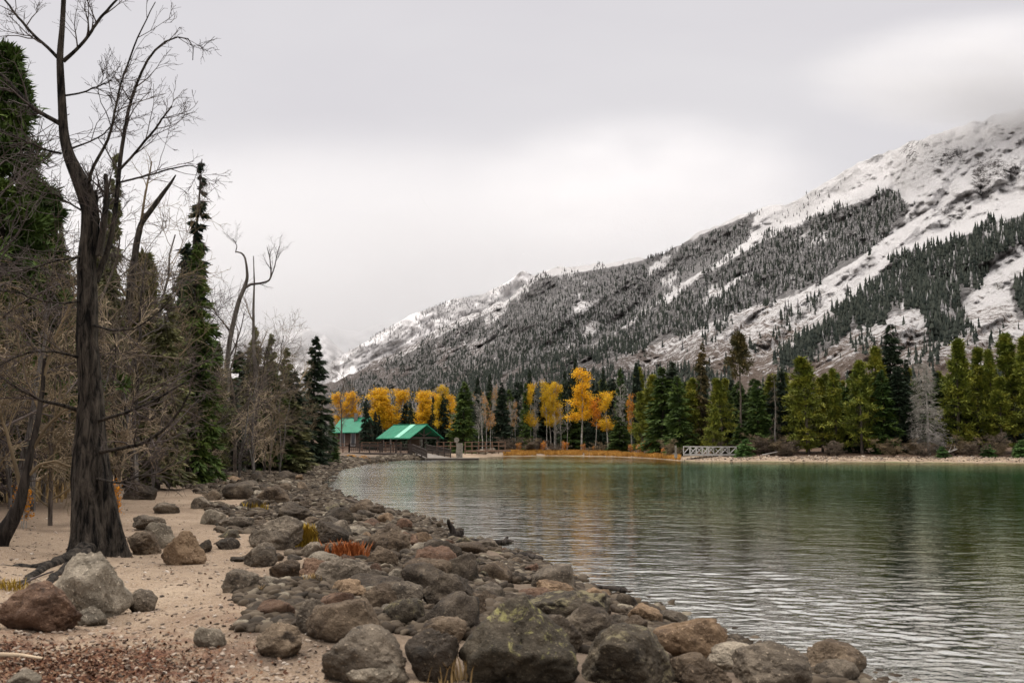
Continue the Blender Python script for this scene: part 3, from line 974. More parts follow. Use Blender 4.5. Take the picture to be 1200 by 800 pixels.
# cabin behind
c = at(420, 505.0, 172.0)
cab = empty("cabin", (0, 0, 0), label="brown log cabin with a green roof behind the first pavilion, partly hidden by spruces", cat="cabin")
L, W = 6.2, 5.6
ze, rise = c[2] + 0.3, 2.0
mb = MB(); P = gable_roof(mb, c[:2] + (l + w) * 0.5, np.array((-0.86, 0.51)), np.array((0.51, 0.86)), L - 1, W - 1, ze, rise, 0.7)
mb.build("roof", M_ROOF, cab)
g = 0.8
mb = MB()
mb.hexa([P(0, 0, g), P(L - 1, 0, g), P(L - 1, W - 1, g), P(0, W - 1, g), P(0, 0, ze), P(L - 1, 0, ze), P(L - 1, W - 1, ze), P(0, W - 1, ze)])
for a in (0.0, L - 1):
    mb.poly([P(a, 0, ze), P(a, W - 1, ze), P(a, (W - 1) / 2, ze + rise - 0.03), P(a + (0.1 if a == 0 else -0.1), 0, ze), P(a + (0.1 if a == 0 else -0.1), W - 1, ze), P(a + (0.1 if a == 0 else -0.1), (W - 1) / 2, ze + rise - 0.03)],
            [(0, 1, 2), (3, 5, 4), (0, 2, 5, 3), (1, 4, 5, 2)])
mb.build("wall", M_LOG, cab)
for a in (1.2, 3.6):
    fr = MB(); fr.bar(P(a, -0.03, g + 0.9), P(a, -0.03, ze - 0.35), 1.1, 0.10, (0.51, 0.86, 0)); f = fr.build("window", M_WHITE, cab)
    pn = MB(); pn.bar(P(a, -0.10, g + 1.05), P(a, -0.10, ze - 0.5), 0.75, 0.04, (0.51, 0.86, 0)); pn.build("pane", M_GLASS, f)
mb = MB(); mb.bar(P(2.2, 1.8, ze + 0.6), P(2.2, 1.8, ze + rise + 0.9), 0.6, 0.6, (0, 1, 0)); mb.build("chimney", M_STONE, cab)


def railing(name, a, b, n, h, skirt, mat, label, rails=(1.0, 0.62, 0.30), pickets=False, deck=None, floor_mat=None, thick=0.11):
    a, b = np.array(a, float), np.array(b, float)
    r = empty(name, (0, 0, 0), label=label, cat="railing")
    for k in range(n):
        p = a + (b - a) * k / (n - 1)
        mb = MB(); mb.bar(p - (0, 0, skirt), p + (0, 0, h + 0.06), 0.16, 0.16, (0, 1, 0)); mb.build("post", mat, r)
    for t in rails:
        mb = MB(); mb.bar(a + (0, 0, h * t), b + (0, 0, h * t), thick, thick if t < 1 else 0.09); mb.build("rail", mat, r)
    if pickets:
        mb = MB()
        m = int(np.linalg.norm(b - a) / 0.26)
        for k in range(m):
            p = a + (b - a) * (k + 0.5) / m
            mb.bar(p + (0, 0, 0.08), p + (0, 0, h * 0.98), 0.11, 0.03, tuple(b - a))
        mb.build("pickets", mat, r)
    if deck:
        d = unit(np.cross(b - a, (0, 0, 1.0))) * deck
        mb = MB(); mb.hexa([a - (0, 0, .28), b - (0, 0, .28), b - d - (0, 0, .28), a - d - (0, 0, .28), a - (0, 0, .03), b - (0, 0, .03), b - d - (0, 0, .03), a - d - (0, 0, .03)])
        mb.build("deck", floor_mat or mat, r)
    return r


p0, p1 = at(409, 529.5, 139.5), at(482, 530.5, 138.0)
railing("boardwalk", p0, p1, 7, 1.15, 0.75, M_DKWOOD, "dark wooden boardwalk with picket railing in front of the pavilion", pickets=True, deck=-2.2)
railing("boardwalk_railing", at(395, 529, 146), p0, 3, 1.15, 0.6, M_RDWOOD, "short red-brown railing joining the left end of the dark boardwalk")
railing("ramp_railing", at(483, 529.5, 137.2), at(500, 536.5, 133.0), 4, 1.05, 0.35, M_DKWOOD, "dark sloping railing on the nearer side of the dock ramp", rails=(1.0, 0.55, 0.25), pickets=True)
r2 = railing("ramp_railing", at(500, 530.5, 142.0), at(528, 536.2, 137.0), 5, 1.15, 0.3, M_DKWOOD, "dark sloping railing on the farther side of the dock ramp", rails=(1.0, 0.55, 0.25), pickets=True)
rp = MB()
a, b, c_, d = at(486, 531.0, 137.5), at(501, 537.2, 133.3), at(531, 536.6, 136.8), at(503, 531.0, 141.8)
rp.hexa([a - (0, 0, .2), b - (0, 0, .2), c_ - (0, 0, .2), d - (0, 0, .2), a, b, c_, d])
o = rp.build("ramp", M_GYWOOD); tag(o, "pale grey plank ramp running down from the boardwalk to the dock", "ramp")
dk_ = empty("dock", (0, 0, 0), label="low floating dock lying on the water at the foot of the ramp", cat="dock")
a, b = on_level(500, 537.6, 0.1), on_level(563, 536.9, 0.1)
mb = MB(); mb.hexa([(a[0], a[1] - 1, .17), (b[0], a[1] - 1, .17), (b[0], a[1] + 1.4, .17), (a[0], a[1] + 1.4, .17), (a[0], a[1] - 1, .26), (b[0], a[1] - 1, .26), (b[0], a[1] + 1.4, .26), (a[0], a[1] + 1.4, .26)])
mb.build("planks", M_GYWOOD, dk_)
mb = MB(); mb.box(a[0] + .05, a[1] - .95, -.25, b[0] - .05, a[1] + 1.3, .165); mb.build("float", M_DKWOOD, dk_)
railing("footpath_railing", at(545, 527.2, 146), at(592, 526.6, 150), 7, 1.15, 0.6, M_RDWOOD, "red-brown rail fence with two open rails right of the stone pier", rails=(1.0, 0.5), deck=-1.5, thick=0.14)
railing("footpath_railing", at(512, 527.0, 147), at(536, 527.2, 146), 4, 1.15, 0.6, M_RDWOOD, "red-brown rail fence behind the ramp left of the stone pier", rails=(1.0, 0.5), thick=0.14)
railing("footpath_railing", at(424, 525.5, 152), at(470, 525.5, 154), 6, 0.95, 0.6, M_RDWOOD, "red-brown rail fence between the boardwalk and the pavilion", rails=(1.0, 0.5), thick=0.14)

pier = empty("stone_pier", (0, 0, 0), label="square stone pier with a pale round sign at the water beside the ramp", cat="pier")
p = at(538.5, 536, 139)
mb = MB(); rr = np.random.default_rng(3)
z = -0.2
while z < p[2] + 2.0:                                                   # rough stone courses
    h = 0.26 + 0.08 * rr.random(); s = 0.42 + 0.05 * rr.random(); dx = 0.04 * rr.normal()
    mb.box(p[0] - s + dx, p[1] - s, z, p[0] + s + dx, p[1] + s, z + h - 0.01); z += h
mb.build("pillar", M_STONE, pier)
mb = MB(); n = 14; q = at(535, 515.2, 138.7)
pts = [(q[0] + .36 * math.cos(i * 6.283 / n), q[1], q[2] + .36 * math.sin(i * 6.283 / n)) for i in range(n)]
mb.poly(pts + [(x, y + .08, zz) for x, y, zz in pts], [tuple(range(n))[::-1], tuple(range(n, 2 * n))] + [(i, (i + 1) % n, n + (i + 1) % n, n + i) for i in range(n)])
mb.bar((q[0], q[1] + .06, z - 0.1), (q[0], q[1] + .06, q[2]), .1, .1, (0, 1, 0))
mb.build("sign", M_STONE, pier)

# white truss footbridge over the creek mouth
fb = empty("footbridge", (0, 0, 0), label="small white wooden footbridge with crossed truss sides on the far beach", cat="bridge")
A, B, C = at(809, 532.6, 124), at(838, 532.8, 125.5), at(863, 532.6, 127.5)
for s0, s1, nn in ((A, B, 4), (B, C, 3)):
    d = unit(np.cross(s1 - s0, (0, 0, 1.0))) * -1.5
    for off in (0, 1):
        mb = MB(); a, b = s0 + d * off, s1 + d * off
        for zz, tk in ((0.0, .2), (1.0, .14)):
            mb.bar(a + (0, 0, zz), b + (0, 0, zz), .1, tk)
        for k in range(nn + 1):
            q = a + (b - a) * k / nn
            mb.bar(q + (0, .004, .08), q + (0, .004, .95), .09, .09, (0, 1, 0))
            if k < nn:
                q2 = a + (b - a) * (k + 1) / nn
                e0, e1 = ((.08, .95), (.95, .08))[k % 2]; mb.bar(q + (0, .006, e0), q2 + (0, .006, e1), .07, .09)
        mb.build("truss", M_WHITE, fb)
    mb = MB(); mb.hexa([s0 - (0, 0, .14), s1 - (0, 0, .14), s1 + d - (0, 0, .14), s0 + d - (0, 0, .14), s0 - (0, 0, .04), s1 - (0, 0, .04), s1 + d - (0, 0, .04), s0 + d - (0, 0, .04)])
    mb.build("deck", M_GYWOOD, fb)
q = at(792, 533, 123)
mb = MB(); mb.bar(q - (0, 0, .4), q + (0, 0, 1.15), .2, .2, (0, 1, 0)); mb.box(q[0] - .17, q[1] - .16, q[2] - .3, q[0] + .17, q[1] + .16, q[2] + .2); mb.bar(q + (-.1, -.03, .3), q + (-.42, -.03, .12), .07, .07)
o = mb.build("marker_post", M_GYWOOD); tag(o, "short white post on the far shore left of the white footbridge", "post")

# ------------------------------------------------------------------ rocks
_ico = {}
def ico(n):
    if n not in _ico:
        bm = bmesh.new(); bmesh.ops.create_icosphere(bm, subdivisions=n, radius=1)
        _ico[n] = (np.array([v.co for v in bm.verts]), np.array([[v.index for v in f.verts] for f in bm.faces])); bm.free()
    return _ico[n]


def rock_shape(seed, sub, round_=12.0, planes=14, apex=0.0):
    """a boulder: a rounded convex chunk with a worn, pitted surface, about 2 wide"""
    rng = np.random.default_rng(seed)
    co, fc = ico(sub)
    nrm = unit(rng.normal(size=(planes, 3))); dd = 0.62 + 0.42 * rng.random(planes)
    dots = np.maximum(co @ nrm.T, 0.02)
    r = dd / dots
    r = np.minimum(r, 1.6)
    r = -np.log(np.exp(-round_ * r).sum(1) + math.exp(-round_ * 1.15)) / round_
    o = rng.random(3) * 40
    r = r * (1 + 0.26 * (fbm3(co * 1.4 + o, 3) - 0.5) + 0.24 * (fbm3(co * 4.2 + o, 4) - 0.5))
    crack = np.abs(fbm3(co * 2.0 + o + 9, 4) - 0.5)
    r = r - 0.09 * np.exp(-(crack / 0.022) ** 2)
    if sub >= 5:
        r = r + 0.055 * (fbm3(co * 13 + o, 3) - 0.5)
    V = co * r[:, None]
    V = V - (V.max(0) + V.min(0)) / 2
    V = V / ((V.max(0) - V.min(0)) / 2)
    if apex:
        k = np.clip((V[:, 2] + 1) / 2, 0, 1)
        V[:, :2] *= (1.12 - apex * k ** 1.4)[:, None]
    V[:, 2] = np.where(V[:, 2] < -0.55, -0.55 + (V[:, 2] + 0.55) * 0.4, V[:, 2])
    return V, fc


rock_rng = np.random.default_rng(5)
PLACED = []
# left, right, top, foot in the photograph; material; roundness; label
BIG = [
    (535, 680, 708, 806, 'lichen', 9, 0.55, "largest dark boulder in the foreground, peaked, with yellow-green lichen on top"),
    (384, 486, 738, 802, 'grey', 14, 0, "big rounded grey-brown boulder at the bottom edge left of the lichen boulder"),
    (304, 362, 732, 772, 'brown', 20, 0, "round brown boulder lying alone on the sand at the front"),
    (366, 452, 705, 753, 'brown', 7, 0.2, "wedge-shaped brown boulder with sharp edges behind the big rounded grey-brown one"),
    (353, 394, 702, 742, 'grey', 10, 0, "squat grey stone between the sand and the wedge-shaped brown boulder"),
    (408, 476, 782, 808, 'pale', 16, 0, "pale stone at the bottom edge in front of the big rounded grey-brown boulder"),
    (478, 540, 742, 800, 'dark', 9, 0, "dark stone with dry grass at its foot just left of the lichen boulder"),
    (495, 549, 724, 754, 'brown', 22, 0, "smooth loaf-shaped brown stone behind the lichen boulder's left shoulder"),
    (494, 566, 672, 724, 'dark', 12, 0, "large almost black rounded boulder sloping up to the right in the middle of the belt"),
    (531, 571, 695, 724, 'brown', 14, 0, "rounded brown stone tucked under the large almost black boulder"),
    (472, 532, 655, 692, 'brown', 12, 0, "domed brown boulder directly behind the large almost black one"),
    (524, 562, 648, 682, 'dark', 6, 0.3, "black angular block standing up beside the water's edge"),
    (459, 499, 682, 718, 'grey', 9, 0, "grey streaked slab tilted to the left of the large almost black boulder"),
    (424, 469, 684, 718, 'brown', 12, 0, "plump brown stone left of the grey streaked slab"),
    (391, 434, 680, 702, 'tan', 12, 0, "mottled light brown stone at the edge of the sand above the wedge-shaped boulder"),
    (374, 438, 655, 688, 'grey', 10, 0, "broad grey mottled boulder below the red tuft of dry plants"),
    (319, 357, 656, 679, 'brown', 8, 0, "low angular brown stone where the sand meets the rock belt"),
    (268, 308, 667, 694, 'grey', 20, 0, "smooth egg-shaped grey stone alone on the middle of the sand"),
    (292, 331, 635, 664, 'grey', 8, 0.2, "angular grey stone with a sloping face at the sand's inner edge"),
    (296, 357, 604, 643, 'grey', 11, 0, "big blocky grey boulder with dark sides beside the yellow moss clump"),
    (329, 374, 588, 613, 'dark', 12, 0, "dark pitted boulder with a flat top in the middle distance of the belt"),
    (366, 412, 610, 643, 'dark', 10, 0, "dark boulder with a pale worn face right of the yellow moss clump"),
    (382, 418, 594, 614, 'dark', 12, 0, "blunt dark boulder halfway along the belt close to the water"),
    (432, 487, 614, 650, 'brown', 9, 0, "large brown boulder with a pale right end near the driftwood stump"),
    (429, 469, 640, 666, 'brown', 8, 0, "split brown rock with a slanting crack above the domed brown boulder"),
    (466, 485, 607, 622, 'red', 14, 0, "small reddish boulder at the waterline left of the driftwood stump"),
    (383, 428, 635, 654, 'brown', 9, 0, "long low brown stone behind the red tuft of dry plants"),
    (357, 386, 635, 654, 'grey', 16, 0, "rounded grey stone right beside the yellow moss clump's foot"),
    (357, 396, 654, 682, 'red', 8, 0.1, "reddish angular stone left of the broad grey mottled boulder"),
    (424, 458, 666, 688, 'grey', 12, 0, "speckled grey stone wedged behind the plump brown one"),
    (455, 477, 667, 686, 'pale', 12, 0, "small pale stone wedged above the grey streaked slab"),
    (608, 716, 695, 734, 'mossy', 14, 0, "long whale-backed grey boulder behind the lichen boulder's right side"),
    (650, 722, 710, 758, 'dark', 12, 0, "dark sloping boulder at the right end of the whale-backed one"),
    (624, 682, 722, 764, 'dark', 14, 0, "low dark rounded stone squeezed between the lichen boulder and the dark sloping one"),
    (672, 790, 738, 808, 'mossy', 10, 0, "wide brown-grey boulder with a knobbly top at the bottom edge right of the lichen boulder"),
    (762, 843, 728, 776, 'tan', 9, 0.1, "tawny boulder with a high right shoulder next to the lake"),
    (816, 882, 756, 786, 'pale', 10, 0, "cream-coloured slanted stone in the front right of the belt"),
    (852, 940, 758, 806, 'grey', 12, 0, "large grey-brown boulder beside the cream-coloured slanted stone"),
    (930, 1004, 756, 795, 'brown', 9, 0, "last brown boulder at the tip of the belt, standing in the shallows"),
    (732, 773, 709, 733, 'tan', 14, 0, "rounded light brown stone with one side in the water, left of the blue-grey flat stone"),
    (766, 802, 716, 732, 'grey', 10, 0, "flat blue-grey stone awash at the water's edge"),
    (627, 671, 681, 697, 'tan', 12, 0, "oblong tan stone at the waterline below the thin floating branch"),
    (675, 707, 688, 704, 'tan', 14, 0, "flat tan stone at the waterline beside the thin floating branch"),
    (718, 744, 695, 714, 'dark', 7, 0, "jagged dark stone at the end of the thin floating branch"),
    (614, 632, 660, 674, 'red', 18, 0, "small round red-brown stone standing alone in the shallows"),
    (888, 924, 788, 806, 'tan', 20, 0, "smooth pinkish stone at the bottom edge near the tip of the belt"),
    (778, 850, 770, 806, 'brown', 10, 0, "brown boulder at the bottom edge below the tawny one"),
    (716, 756, 722, 748, 'brown', 14, 0, "rounded brown stone in front of the wide brown-grey boulder's top"),
    (64, 158, 649, 727, 'pale', 8, 0.25, "tall pale grey boulder leaning against the foot of the big bare tree"),
    (14, 104, 683, 741, 'red', 12, 0, "reclining reddish-brown boulder left of the tall pale one under the tree"),
    (102, 137, 712, 734, 'pale', 16, 0, "small pale stone in front of the tall pale boulder"),
    (196, 246, 622, 661, 'tan', 8, 0.3, "upright tan boulder on the sand right of the big bare tree"),
    (176, 212, 611, 642, 'pale', 8, 0, "whitish angular stone behind the upright tan boulder"),
    (154, 197, 623, 650, 'brown', 10, 0, "brown stone right beside the trunk of the big bare tree"),
    (161, 200, 603, 620, 'grey', 12, 0, "flat grey stone lying on the sand behind the whitish angular stone"),
    (184, 215, 588, 602, 'grey', 14, 0, "low grey stone farther up the sand, right of the dark hump-backed stone"),
    (150, 188, 562, 586, 'dark', 12, 0, "dark hump-backed stone at the top of the sand under the bare branches"),
    (239, 269, 596, 615, 'pale', 9, 0, "stone with a whitish top and dark sides in the middle of the path"),
    (259, 286, 630, 644, 'dark', 14, 0, "small dark oval stone on the sand in front of the blocky grey boulder"),
    (234, 254, 632, 649, 'dark', 9, 0, "dark stone just right of the upright tan boulder"),
    (160, 194, 690, 716, 'grey', 12, 0, "grey stone right of the tall pale boulder below the roots"),
    (236, 274, 735, 758, 'pale', 12, 0, "half-buried light grey stone on the sand near the fallen leaves"),
    (26, 64, 788, 808, 'pale', 16, 0, "pale rounded stone at the bottom left corner"),
    (228, 251, 581, 596, 'grey', 12, 0, "low grey stone beside the path, behind the stone with a whitish top"),
    (264, 301, 565, 585, 'dark', 12, 0, "broad dark stone at the foot of the crooked dead tree"),
    (285, 311, 582, 598, 'dark', 12, 0, "dark rounded stone behind the big blocky grey boulder"),
    (259, 302, 605, 622, 'grey', 14, 0, "flat wide grey stone left of the big blocky grey boulder"),
    (302, 342, 569, 590, 'brown', 12, 0, "brown domed stone right of the crooked dead tree's foot"),
    (232, 253, 543, 557, 'pale', 14, 0, "pale boulder back under the bare thicket left of the crooked dead tree"),
    (344, 357, 530, 541, 'pale', 14, 0, "pale boulder on the far bank left of the lone dark spruce"),
    (560, 572, 526, 532, 'pale', 14, 0, "left of two pale boulders on the far shore by the rail fence"),
    (572, 582, 524, 531, 'grey', 14, 0, "right of two pale boulders on the far shore by the rail fence"),
]
for i, (x0, x1, y0, y1, mk, rd, ap, lab) in enumerate(BIG):
    cx = (x0 + x1) / 2
    foot = min(y1, 806)
    g = ground_at(cx, foot)
    Yc = g[1]
    wid = (x1 - x0) / FOC * Yc
    hgt = (y1 - y0) / FOC * Yc * 1.0
    dep = wid * (0.72 + 0.25 * rock_rng.random())
    sub = 5 if (x1 - x0) > 38 else 4
    V, fc = rock_shape(100 + i, sub, 420 / rd, 11, ap)
    hz = hgt * 0.78
    V = V * np.array((wid / 2 * 1.02, dep / 2, hz))
    V[:, 2] -= V[:, 2].min()
    yaw = rock_rng.normal() * 0.12
    top = V[:, 2].max()
    V[:, 2] *= hgt * 1.10 / top
    me = mesh_np("boulder", V, fc, ROCKS[mk], True)
    o = link("boulder" if (x1 - x0) > 50 else "stone", me, label=lab, cat="boulder" if (x1 - x0) > 50 else "stone")
    Ycen = Yc + dep * 0.36
    bx = (cx - 600) / FOC * Ycen
    o.location = (bx, Ycen, g[2] - hgt * 0.14)
    o.rotation_euler = (0, 0, yaw)
    PLACED.append((bx, Ycen, wid * 0.5, dep * 0.5))

# the belt of smaller stones between the sand and the lake, every one an object
VARIANTS = []
for k in range(30):
    kinds = ('rounded', 'angular', 'flat')
    kd = kinds[k % 3]
    V, fc = rock_shape(400 + k, 4, {'rounded': 20, 'angular': 60, 'flat': 34}[kd], 13)
    V = V * np.array((0.5, 0.40, 0.34 if kd != 'flat' else 0.20))
    VARIANTS.append((kd, mesh_np("stone", V, fc, ROCKS['brown'], True)))
mesh_cache = {}
def stone_mesh(k, mk):
    if (k, mk) not in mesh_cache:
        me = VARIANTS[k][1].copy(); me.materials.clear(); me.materials.append(ROCKS[mk]); mesh_cache[k, mk] = me
    return VARIANTS[k][0], mesh_cache[k, mk]


def where_label(px, py, d):
    if py > 735: a = "by the lichen boulder"
    elif py > 690: a = "behind the lichen boulder"
    elif py > 655: a = "around the almost black boulder"
    elif py > 620: a = "near the driftwood stump"
    elif py > 592: a = "beside the yellow moss clump"
    elif py > 568: a = "level with the crooked tree"
    else: a = "below the lone spruce"
    b = "half in the water" if d < 0.15 else "at the waterline" if d < 1.0 else "mid-belt" if d < 3 else "landward"
    return b + ", " + a


count = 0
cand = []
for _ in range(14000):
    py = 541 + 262 * rock_rng.random() ** 1.25
    Y = EYE * FOC / (py - HORIZON + 6)
    sx = np.interp(Y, SHORE[3:24, 1], SHORE[3:24, 0])
    d = rock_rng.normal() * 0.35 + (-0.35 + (4.2 + Y * 0.035) * rock_rng.random() ** 1.2)
    x = sx - d * 1.15
    cand.append((x, Y))
cand = np.array(cand)
csd = shore_dist(cand[:, 0], cand[:, 1]); cz = ground_z(cand[:, 0], cand[:, 1])
LABELS = {}
NSTONE = 228
for (x, Y), d, z in zip(cand, csd, cz):
    if count >= NSTONE: break
    px = 600 + x / Y * FOC; py = HORIZON + (EYE - max(z, 0)) / Y * FOC
    if not (40 < px < 1010 and 541 < py < 806) or d < -0.35: continue
    size = (0.24 + 0.58 * rock_rng.random() ** 2.4) * (0.92 + 0.004 * Y) * (0.58 if d < 0.5 else 1.0)
    if size / Y * FOC < 7: continue
    ok = True
    for qx, qy, qa, qb in PLACED:
        if ((x - qx) / (qa * 0.80 + size * 0.40)) ** 2 + ((Y - qy) / (qb * 0.80 + size * 0.40)) ** 2 < 1:
            ok = False; break
    if not ok: continue
    k = int(rock_rng.integers(len(VARIANTS)))
    mk = rock_rng.choice(['dark', 'brown', 'grey', 'pale', 'tan', 'red', 'mossy'], p=[.19, .22, .24, .12, .10, .07, .06])
    kd, me = stone_mesh(k, mk)
    col = {'dark': 'dark brown', 'brown': 'brown', 'grey': 'grey', 'pale': 'pale grey', 'tan': 'tan', 'red': 'reddish', 'mossy': 'speckled'}[mk]
    big = "sizeable" if size / Y * FOC > 34 else "middling" if size / Y * FOC > 20 else "small"
    o = link("stone", me, label=f"{big} {kd} {col} stone {where_label(px, py, d)}", cat="stone", group="stones of the rocky shore belt")
    o.location = (x, Y, max(z, -0.12) + size * (0.05 + 0.08 * rock_rng.random() if kd != 'flat' else 0.04))
    s = size * (0.9 + 0.5 * rock_rng.random())
    o.scale = (size, size * (0.8 + 0.4 * rock_rng.random()), s)
    o.rotation_euler = (rock_rng.normal() * 0.18, rock_rng.normal() * 0.18, rock_rng.random() * 6.28)
    PLACED.append((x, Y, size * 0.5, size * 0.45))
    LABELS.setdefault(o["label"], []).append((px, o))
    count += 1
for lab, lst in LABELS.items():                                         # tell look-alikes apart by their order along the shore
    lst.sort(key=lambda t: t[0])
    for i_, (_, o) in enumerate(lst):
        if len(lst) == 2: o["label"] = f"{lab}, {('left', 'right')[i_]} one"
        elif len(lst) > 2: o["label"] = f"{lab}, {('first', 'second', 'third', 'fourth', 'fifth', 'sixth', 'seventh')[i_]} from left"


def merge_scatter(parts, pos, size, rng, tilt=0.3):
    """copies of small meshes (V, F) merged into one array pair"""
    vs, fs, n = [], [], 0
    which = rng.integers(len(parts), size=len(pos))
    for k, (V, F) in enumerate(parts):
        sel = np.where(which == k)[0]
        if not len(sel): continue
        a = rng.random(len(sel)) * 6.283
        ca, sa = np.cos(a), np.sin(a)
        X = V[None] * (size[sel][:, None, None] if size.ndim == 1 else size[sel][:, None, :])
        R = np.stack((X[..., 0] * ca[:, None] - X[..., 1] * sa[:, None], X[..., 0] * sa[:, None] + X[..., 1] * ca[:, None], X[..., 2]), -1)
        tx = rng.normal(size=(len(sel), 2)) * tilt
        R[..., 2] += R[..., 0] * tx[:, :1] + R[..., 1] * tx[:, 1:]
        R += pos[sel][:, None]
        vs.append(R.reshape(-1, 3)); fs.append((F[None] + np.arange(len(sel))[:, None, None] * len(V) + n).reshape(-1, F.shape[1])); n += len(sel) * len(V)
    return np.concatenate(vs), np.concatenate(fs)


# cobbles and gravel too many to count
cm = Mat("gravel_stone", 0.9, 0.2)
_g = cm.n.new("ShaderNodeNewGeometry")
cm.color(cm.mix(cm.rng(cm.noise(cm.coords("Object", shift=False), 20, 4, 0.7), 0.3, 0.7, 0.0, 0.6),
                cm.ramp(_g.outputs["Random Per Island"], [(0.0, (0.013, 0.010, 0.006)), (0.35, (0.036, 0.026, 0.016)), (0.65, (0.068, 0.051, 0.033)), (0.88, (0.110, 0.086, 0.059)), (0.98, (0.208, 0.179, 0.130))]), (0.045, 0.033, 0.023)))
grav = [rock_shape(700 + k, 2, 24, 10) for k in range(8)]
gr = np.random.default_rng(77)
pts = []
py = 537 + 268 * gr.random(60000) ** 1.35
Y = EYE * FOC / (py - HORIZON + 6)
sx = np.interp(Y, SHORE[3:24, 1], SHORE[3:24, 0])
x = sx - (-0.8 + (5.2 + Y * 0.035) * gr.random(len(Y)) ** 1.15) * 1.12
d = shore_dist(x, Y); z = ground_z(x, Y)
sz = (0.016 + 0.075 * gr.random(len(Y)) ** 3) * (1 + Y * 0.022)
k = (d > -0.15 - 0.8 * gr.random(len(d)) ** 4) & (d < 5.5 + 0.03 * Y) & ((fbm2(x * .8, Y * .8, 3, 5) > .36 + .035 * np.clip(d, 0, 5)) | (Y > 30))
V, F = merge_scatter(grav, np.stack((x, Y, z + sz * 0.15), -1)[k], np.stack((sz, sz * 0.8, sz * 0.6), -1)[k], gr, 0.2)
link("gravel", mesh_np("gravel", V, F, cm.m, True), label="loose brown and grey cobbles filling the gaps of the rocky shore", cat="gravel", kind="stuff")
n = 1800
px = 392 + 112 * gr.random(n)
Y = np.interp(px, [p[0] for p in SHORE_PX[18:]], SHORE[21:21 + len(SHORE_PX) - 18, 1]) - 0.3 + 9 * gr.random(n) ** 1.3
x = (px - 600) / FOC * Y; z = ground_z(x, Y); sz = 0.10 + 0.30 * gr.random(n) ** 2.5
k = z > -0.1
V, F = merge_scatter(grav, np.stack((x, Y, z + sz * 0.15), -1)[k], np.stack((sz, sz * 0.8, sz * 0.7), -1)[k], gr, 0.2)
link("gravel", mesh_np("gravel", V, F, cm.m, True), label="grey rubble along the bank below the boardwalk", cat="gravel", kind="stuff")
# pebbles on the sand and on the far beach
n = 5000
px, py = gr.random(n) * 420 - 10, 560 + 246 * gr.random(n) ** 0.9
Y = (EYE - 0.65) * FOC / (py - HORIZON)
x = (px - 600) / FOC * Y
sz = 0.006 + 0.024 * gr.random(n) ** 3
n2 = 2600
px2 = 600 + 640 * gr.random(n2)
sY = np.interp(px2, [p[0] for p in SHORE_PX[20:]], SHORE[23:23 + len(SHORE_PX) - 20, 1])
Y2 = sY + 0.3 + 5.5 * gr.random(n2)
x2 = (px2 - 600) / FOC * Y2
sz2 = 0.05 + 0.14 * gr.random(n2) ** 3
x, Y, sz = np.concatenate([x, x2]), np.concatenate([Y, Y2]), np.concatenate([sz, sz2])
z = ground_z(x, Y)
k = z > 0.05
pm = Mat("pebble_stone", 0.9, 0.2); _g = pm.n.new("ShaderNodeNewGeometry")
pm.color(pm.ramp(_g.outputs["Random Per Island"], [(0.0, (0.045, 0.033, 0.024)), (0.3, (0.13, 0.098, 0.072)), (0.6, (0.22, 0.17, 0.13)), (0.9, (0.31, 0.255, 0.20)), (1.0, (0.42, 0.37, 0.31))]))
V, F = merge_scatter(grav[:4], np.stack((x, Y, z + sz * 0.1), -1)[k], np.stack((sz, sz * 0.8, sz * 0.55), -1)[k], gr, 0.2)
link("gravel", mesh_np("gravel", V, F, pm.m, True), label="pebbles scattered over the sand and the far gravel beach", cat="gravel", kind="stuff")
# fallen leaves and bits of bark
n = 17000
a, r = gr.random(n) * 6.283, gr.normal(size=n)
x = np.concatenate([-3.55 + gr.normal(size=n // 2) * 0.75, (gr.random(n // 2) * 420 - 600) / FOC * 11])
Y = np.concatenate([7.5 + gr.normal(size=n // 2) * 0.5, 6.6 + 10 * gr.random(n // 2)])
x[n // 2:] = (gr.random(n // 2) * 420 - 610) / FOC * Y[n // 2:]
keep = gr.random(n) < np.concatenate([np.ones(n // 2), np.full(n // 2, 0.10)])
x, Y = x[keep], Y[keep]
z = ground_z(x, Y) + 0.008
leafV = np.array([(-1, 0, 0), (-.2, -.5, .15), (1, 0, .1), (-.2, .5, .2)]); leafF = np.array([[0, 1, 2, 3]])
lm = Mat("fallen_leaf", 0.9, 0.15); _g = lm.n.new("ShaderNodeNewGeometry")
lm.color(lm.ramp(_g.outputs["Random Per Island"], [(0, (0.018, 0.010, 0.007)), (.45, (0.080, 0.032, 0.016)), (.8, (0.15, 0.078, 0.042)), (1, (0.28, 0.205, 0.14))]))
V, F = merge_scatter([(leafV, leafF)], np.stack((x, Y, z), -1), 0.008 + 0.015 * gr.random(len(x)), gr, 0.5)
link("fallen_leaves", mesh_np("fallen_leaves", V, F, lm.m), label="red-brown fallen leaves and bark crumbs littering the sand", cat="leaf litter", kind="stuff")

